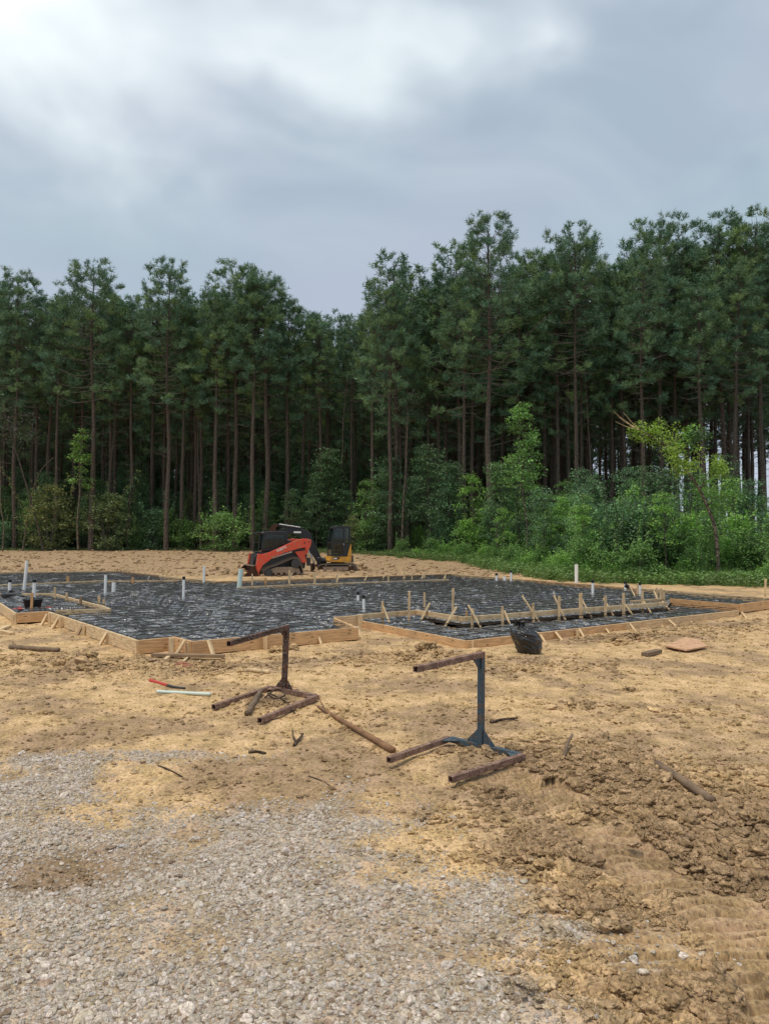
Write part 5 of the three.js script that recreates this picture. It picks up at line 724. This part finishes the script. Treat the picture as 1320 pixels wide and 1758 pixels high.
{
  const R = rng(808);
  // thicket along the right edge, thinning toward the middle
  const CX = baseOf(1232, 27.5);
  for (let u = AL(0); u < AL(19); u += 0.78) for (let k = 0; k < 4; k++) {
    const [x, dd] = along(u + (R() - 0.5) * 1.2, 0.7 + k * (1.5 + R() * 1.5) + R()), right = ss(0, 7, x); if (k > 1 && R() < 0.2) continue;
    const near = k < 1, kit = near ? BUSH[[4, 2, 0, 4][Math.floor(R() * 4)]] : BUSH[[0, 1, 1, 3, 5, 2][Math.floor(R() * 6)]], s = (near ? 0.45 + 0.3 * R() : 0.55 + 0.45 * R()) * lerp(0.75, 1, right); if (Math.abs(x - CX) < 0.7 && dd < 28.5) continue;
    bush(kit, x, dd, s, near ? 'low leafy shrub in the front of the thicket below the pines at right' : 'taller leafy shrub inside the thicket below the pines at right', near ? 'low shrubs fronting the right thicket' : 'shrubs inside the right thicket', R);
  }
  // dark undergrowth on the left and middle
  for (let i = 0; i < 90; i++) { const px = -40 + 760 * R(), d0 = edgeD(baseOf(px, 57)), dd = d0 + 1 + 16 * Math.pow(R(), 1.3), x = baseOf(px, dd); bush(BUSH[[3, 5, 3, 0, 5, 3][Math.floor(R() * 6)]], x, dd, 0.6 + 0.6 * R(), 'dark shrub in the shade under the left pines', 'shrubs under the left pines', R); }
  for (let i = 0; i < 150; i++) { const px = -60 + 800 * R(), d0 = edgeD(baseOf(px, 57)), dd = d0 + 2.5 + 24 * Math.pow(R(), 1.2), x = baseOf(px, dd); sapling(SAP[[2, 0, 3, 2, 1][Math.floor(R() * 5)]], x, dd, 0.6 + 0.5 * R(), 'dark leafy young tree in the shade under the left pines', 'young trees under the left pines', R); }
  for (let i = 0; i < 64; i++) { const px = -40 + 660 * Math.pow(R(), 1.4), dd = edgeD(baseOf(px, 57)) + 0.8 + 5 * R(), x = baseOf(px, dd), big = px < 270; sapling(SAP[[3, 1, 2, 3, 0][Math.floor(R() * 5)]], x, dd, (big ? 0.5 + 0.45 * R() : 0.35 + 0.4 * R()), 'leafy young tree fronting the left wood edge among the trunks', 'young trees along the left wood edge', R, R() < 0.4 ? M.barkPale : M.barkGrey); }
  for (let i = 0; i < 62; i++) { const px = 700 + 680 * R(), dd = edgeD(baseOf(px, 45)) + 4 + 20 * R(), x = baseOf(px, dd); if (dd > 62) continue; sapling(SAP[[0, 1, 2, 0, 4][Math.floor(R() * 5)]], x, dd, (0.5 + 0.4 * R()) * clamp(dd / 46, 0.55, 1), 'green leafy young tree behind the right thicket', 'young trees behind the right thicket', R); }
  // far undergrowth closing the wood on the left
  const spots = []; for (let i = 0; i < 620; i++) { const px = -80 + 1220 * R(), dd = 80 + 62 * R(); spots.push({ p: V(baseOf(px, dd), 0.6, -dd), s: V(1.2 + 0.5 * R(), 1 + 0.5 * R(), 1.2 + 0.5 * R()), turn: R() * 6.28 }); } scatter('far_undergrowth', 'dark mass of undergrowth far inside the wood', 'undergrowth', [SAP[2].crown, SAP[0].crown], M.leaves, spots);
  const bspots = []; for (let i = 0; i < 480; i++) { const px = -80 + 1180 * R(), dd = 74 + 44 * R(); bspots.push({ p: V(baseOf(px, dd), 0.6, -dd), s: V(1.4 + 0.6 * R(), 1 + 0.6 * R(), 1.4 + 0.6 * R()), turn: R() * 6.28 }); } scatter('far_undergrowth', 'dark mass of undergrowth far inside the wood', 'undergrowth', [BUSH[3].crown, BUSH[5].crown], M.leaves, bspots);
  // grass and weeds along the edge
  const T3 = new Tris(), r2 = rng(4); for (let i = 0; i < 26; i++) leaf(T3, r2, V((r2() - 0.5) * 0.4, 0.02 + 0.3 * r2(), (r2() - 0.5) * 0.4), 0.12, [1, 1, 1]); for (let i = 0; i < 14; i++) { const o = V((r2() - 0.5) * 0.4, 0, (r2() - 0.5) * 0.4), s = V(0.008, 0, 0); T3.tri(o.clone().add(s), o.clone().sub(s), o.clone().add(V((r2() - 0.5) * 0.25, 0.3 + 0.25 * r2(), (r2() - 0.5) * 0.25)), [1, 1, 0.9]); }
  const weed = T3.geo(), ws = [];
  for (let i = 0; i < 11000; i++) { const u = lerp(AL(-42), AL(24), R()), [x, dd] = along(u, (R() + R() - 0.5) * 2.4), lush = ss(-3, 4, x); if (R() > 0.4 + 0.6 * lush) continue; const c = mix3([0.13, 0.16, 0.055], [0.16, 0.32, 0.06], R() * 0.6 + 0.4 * lush), s = (0.45 + 0.7 * R()) * lerp(0.6, 1.1, lush); ws.push({ p: V(x, land(x, -dd, false) - 0.02, -dd), s: V(s, s * (0.7 + 0.6 * R()), s), turn: R() * 6.28, c }); }
  scatter('weeds', 'green grass and weeds growing along the edge of the wood', 'weeds', [weed], M.leaves, ws);

  // single young trees that stand out
  sapling(saplingGeo(61, 9.6, 2.3, mix3(GREENS.fresh, GREENS.blue, 0.35), 0.17, 2900, 0.42), baseOf(898, 41), 41, heightFor(655, 41, baseOf(898, 41)) / 9.6, 'slender fresh green young tree with narrow crown right of the tallest pine', null, R, M.barkPale);
  sapling(saplingGeo(62, 7, 3.2, GREENS.fresh, 0.16, 2600, 0.4), baseOf(966, 38), 38, heightFor(815, 38, baseOf(966, 38)) / 7, 'bright green young tree with pale thin trunk before the right thicket', null, R, M.barkPale);
  sapling(saplingGeo(63, 7, 3.4, mix3(GREENS.blue, GREENS.mid, 0.5), 0.16, 2600, 0.45), baseOf(858, 44), 44, heightFor(762, 44, baseOf(858, 44)) / 7, 'blue green young tree right beside the tallest pine', null, R, M.barkPale);
  sapling(saplingGeo(64, 7, 4, mix3(GREENS.dark, GREENS.blue, 0.5), 0.17, 2300, 0.35), baseOf(770, 50), 50, heightFor(765, 50, baseOf(770, 50)) / 7, 'dark green young tree left of the tallest pine', null, R);
  sapling(saplingGeo(65, 10, 1.9, mix3(GREENS.fresh, GREENS.mid, 0.5), 0.18, 1500, 0.5), baseOf(136, 57), 57, heightFor(706, 57, baseOf(136, 57)) / 10, 'thin pale young tree with bright top at the left wood edge', null, R, M.barkPale);
  bush(shrubGeo(71, 2.6, 4.4, GREENS.mid, 0.14, 3200), baseOf(385, 56), 56, 1.15, 'bright leafy shrub at the wood edge left of the loader', null, R);
  bush(shrubGeo(72, 5.2, 4.4, GREENS.olive, 0.17, 3600), baseOf(85, 58), 58, 1.0, 'large olive shrub at the left wood edge behind the leaning stems', null, R);
  bush(shrubGeo(73, 4.6, 4.6, mix3(GREENS.olive, GREENS.dark, 0.5), 0.17, 3400), baseOf(185, 58), 58, 1.0, 'brownish green shrub right of the thin pale young tree', null, R);
  // leaning and crooked ones
  const leaner = (label, px, d, r, bark, crownAt, col, nleaf, size) => { const P = px.map(([x, y, dz = 0]) => W(x, y, d + dz)), b = P[0].clone(); b.y = land(b.x, b.z, false); const t = thing('leaning_tree', label, 'tree', b), loc = P.map((p) => p.sub(b)); loc[0].y = -0.2; part('trunk', tube(loc, r, r * 0.35, 24, 7, 0.15, px[0][0]), bark, t); if (crownAt) { const T4 = new Tris(), RR = rng(px[0][0]), tw = []; for (const [x, y, rr, k = 1, c2] of crownAt) { const c = W(x, y, d + (RR() - 0.5) * 1.4).sub(b), rad = rr / FOCAL * d; let nearest = loc[0]; for (const q of loc) if (q.distanceTo(c) < nearest.distanceTo(c)) nearest = q; tw.push(tube([nearest, nearest.clone().lerp(c, 0.6).add(V(0, 0.1, 0)), c], 0.02, 0.006, 5, 4)); for (let s = 0; s < 7; s++) spray(T4, RR, c.clone().add(V(RR() - 0.5, RR() - 0.5, RR() - 0.5).multiplyScalar(rad * 1.5)), rad * 0.6, rad * 0.42, Math.round(nleaf / crownAt.length / 7 * k), size, c2 || col); } part('twigs', merge(tw), bark, t, 'stuff'); part('crown', T4.geo(), M.leaves, t, 'stuff'); } return t; };
  const crooked = leaner('crooked young tree leaning left with yellow green crown at right', [[1232, 1002], [1231, 950], [1226, 905], [1213, 868, 0.2], [1200, 840, 0.3], [1172, 800, 0.4], [1140, 765, 0.5], [1098, 738, 0.6]], 27.5, 0.085, M.barkPale, [[1100, 738, 18], [1125, 742, 20], [1150, 755, 24], [1175, 745, 26, 1, GREENS.fresh], [1195, 752, 20, 1, [0.06, 0.15, 0.035]], [1160, 775, 20], [1185, 790, 24], [1170, 800, 18], [1225, 800, 18], [1240, 808, 16], [1215, 835, 26, 1, GREENS.fresh], [1240, 850, 26, 1, GREENS.mid], [1225, 870, 22, 1, GREENS.mid]], GREENS.yellow, 5200, 0.105);
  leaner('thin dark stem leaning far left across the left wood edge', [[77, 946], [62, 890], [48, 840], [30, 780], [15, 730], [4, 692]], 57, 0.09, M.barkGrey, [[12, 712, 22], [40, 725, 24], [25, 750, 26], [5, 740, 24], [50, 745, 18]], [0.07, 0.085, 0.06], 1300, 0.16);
  leaner('thin pale stem leaning right across the left wood edge', [[39, 944], [48, 890], [58, 840], [72, 806], [92, 786]], 57.4, 0.07, M.barkPale, null);
  leaner('white barked stem at the left picture edge', [[5, 942], [7, 900], [2, 870], [2, 820], [0, 780], [-2, 740]], 56, 0.055, M.barkPale, null);
  leaner('bare thin stem left of the tallest pine with a fork', [[690, 950], [692, 880], [697, 800], [700, 715]], 50, 0.1, M.barkGrey, [[698, 690, 26]], [0.05, 0.075, 0.035], 700, 0.16);
  // bare lower limbs of the tallest pine
  { const d = 48.9; tallest.updateMatrixWorld(true); for (const [pts, r] of [[[[846, 640], [872, 612], [905, 575], [948, 535]], 0.07], [[[846, 622], [825, 590], [800, 570], [775, 562]], 0.06], [[[846, 600], [820, 560], [800, 540]], 0.04], [[[848, 585], [880, 560], [910, 548]], 0.04], [[[846, 560], [868, 530], [890, 500]], 0.04], [[[846, 655], [830, 625], [800, 612]], 0.035]]) part('dead_limb', tube(pts.map(([x, y], i) => tallest.worldToLocal(W(x - (i ? 0 : 5), y, d - 0.4 * i * (i > 1)))), r, r * 0.25, 12, 6, 0.2, pts[1][0]), M.barkGrey, tallest); }
  { const d = 27.5; for (const [x, y] of [[1052, 706], [1060, 715], [1070, 708], [1056, 724], [1075, 725]]) part('dry_twig', tube([[1098, 738, 0.6], [(1098 + x) / 2, (738 + y) / 2 + 2, 0.6], [x, y, 0.5]].map(([a, b, e]) => W(a, b, d + e).sub(crooked.position)), 0.016, 0.005, 6, 5), M.lumberPale, crooked); }
}
scene.traverse((o) => { if (o.isMesh) { o.castShadow = true; o.receiveShadow = true; } });
renderer.render(scene, camera);
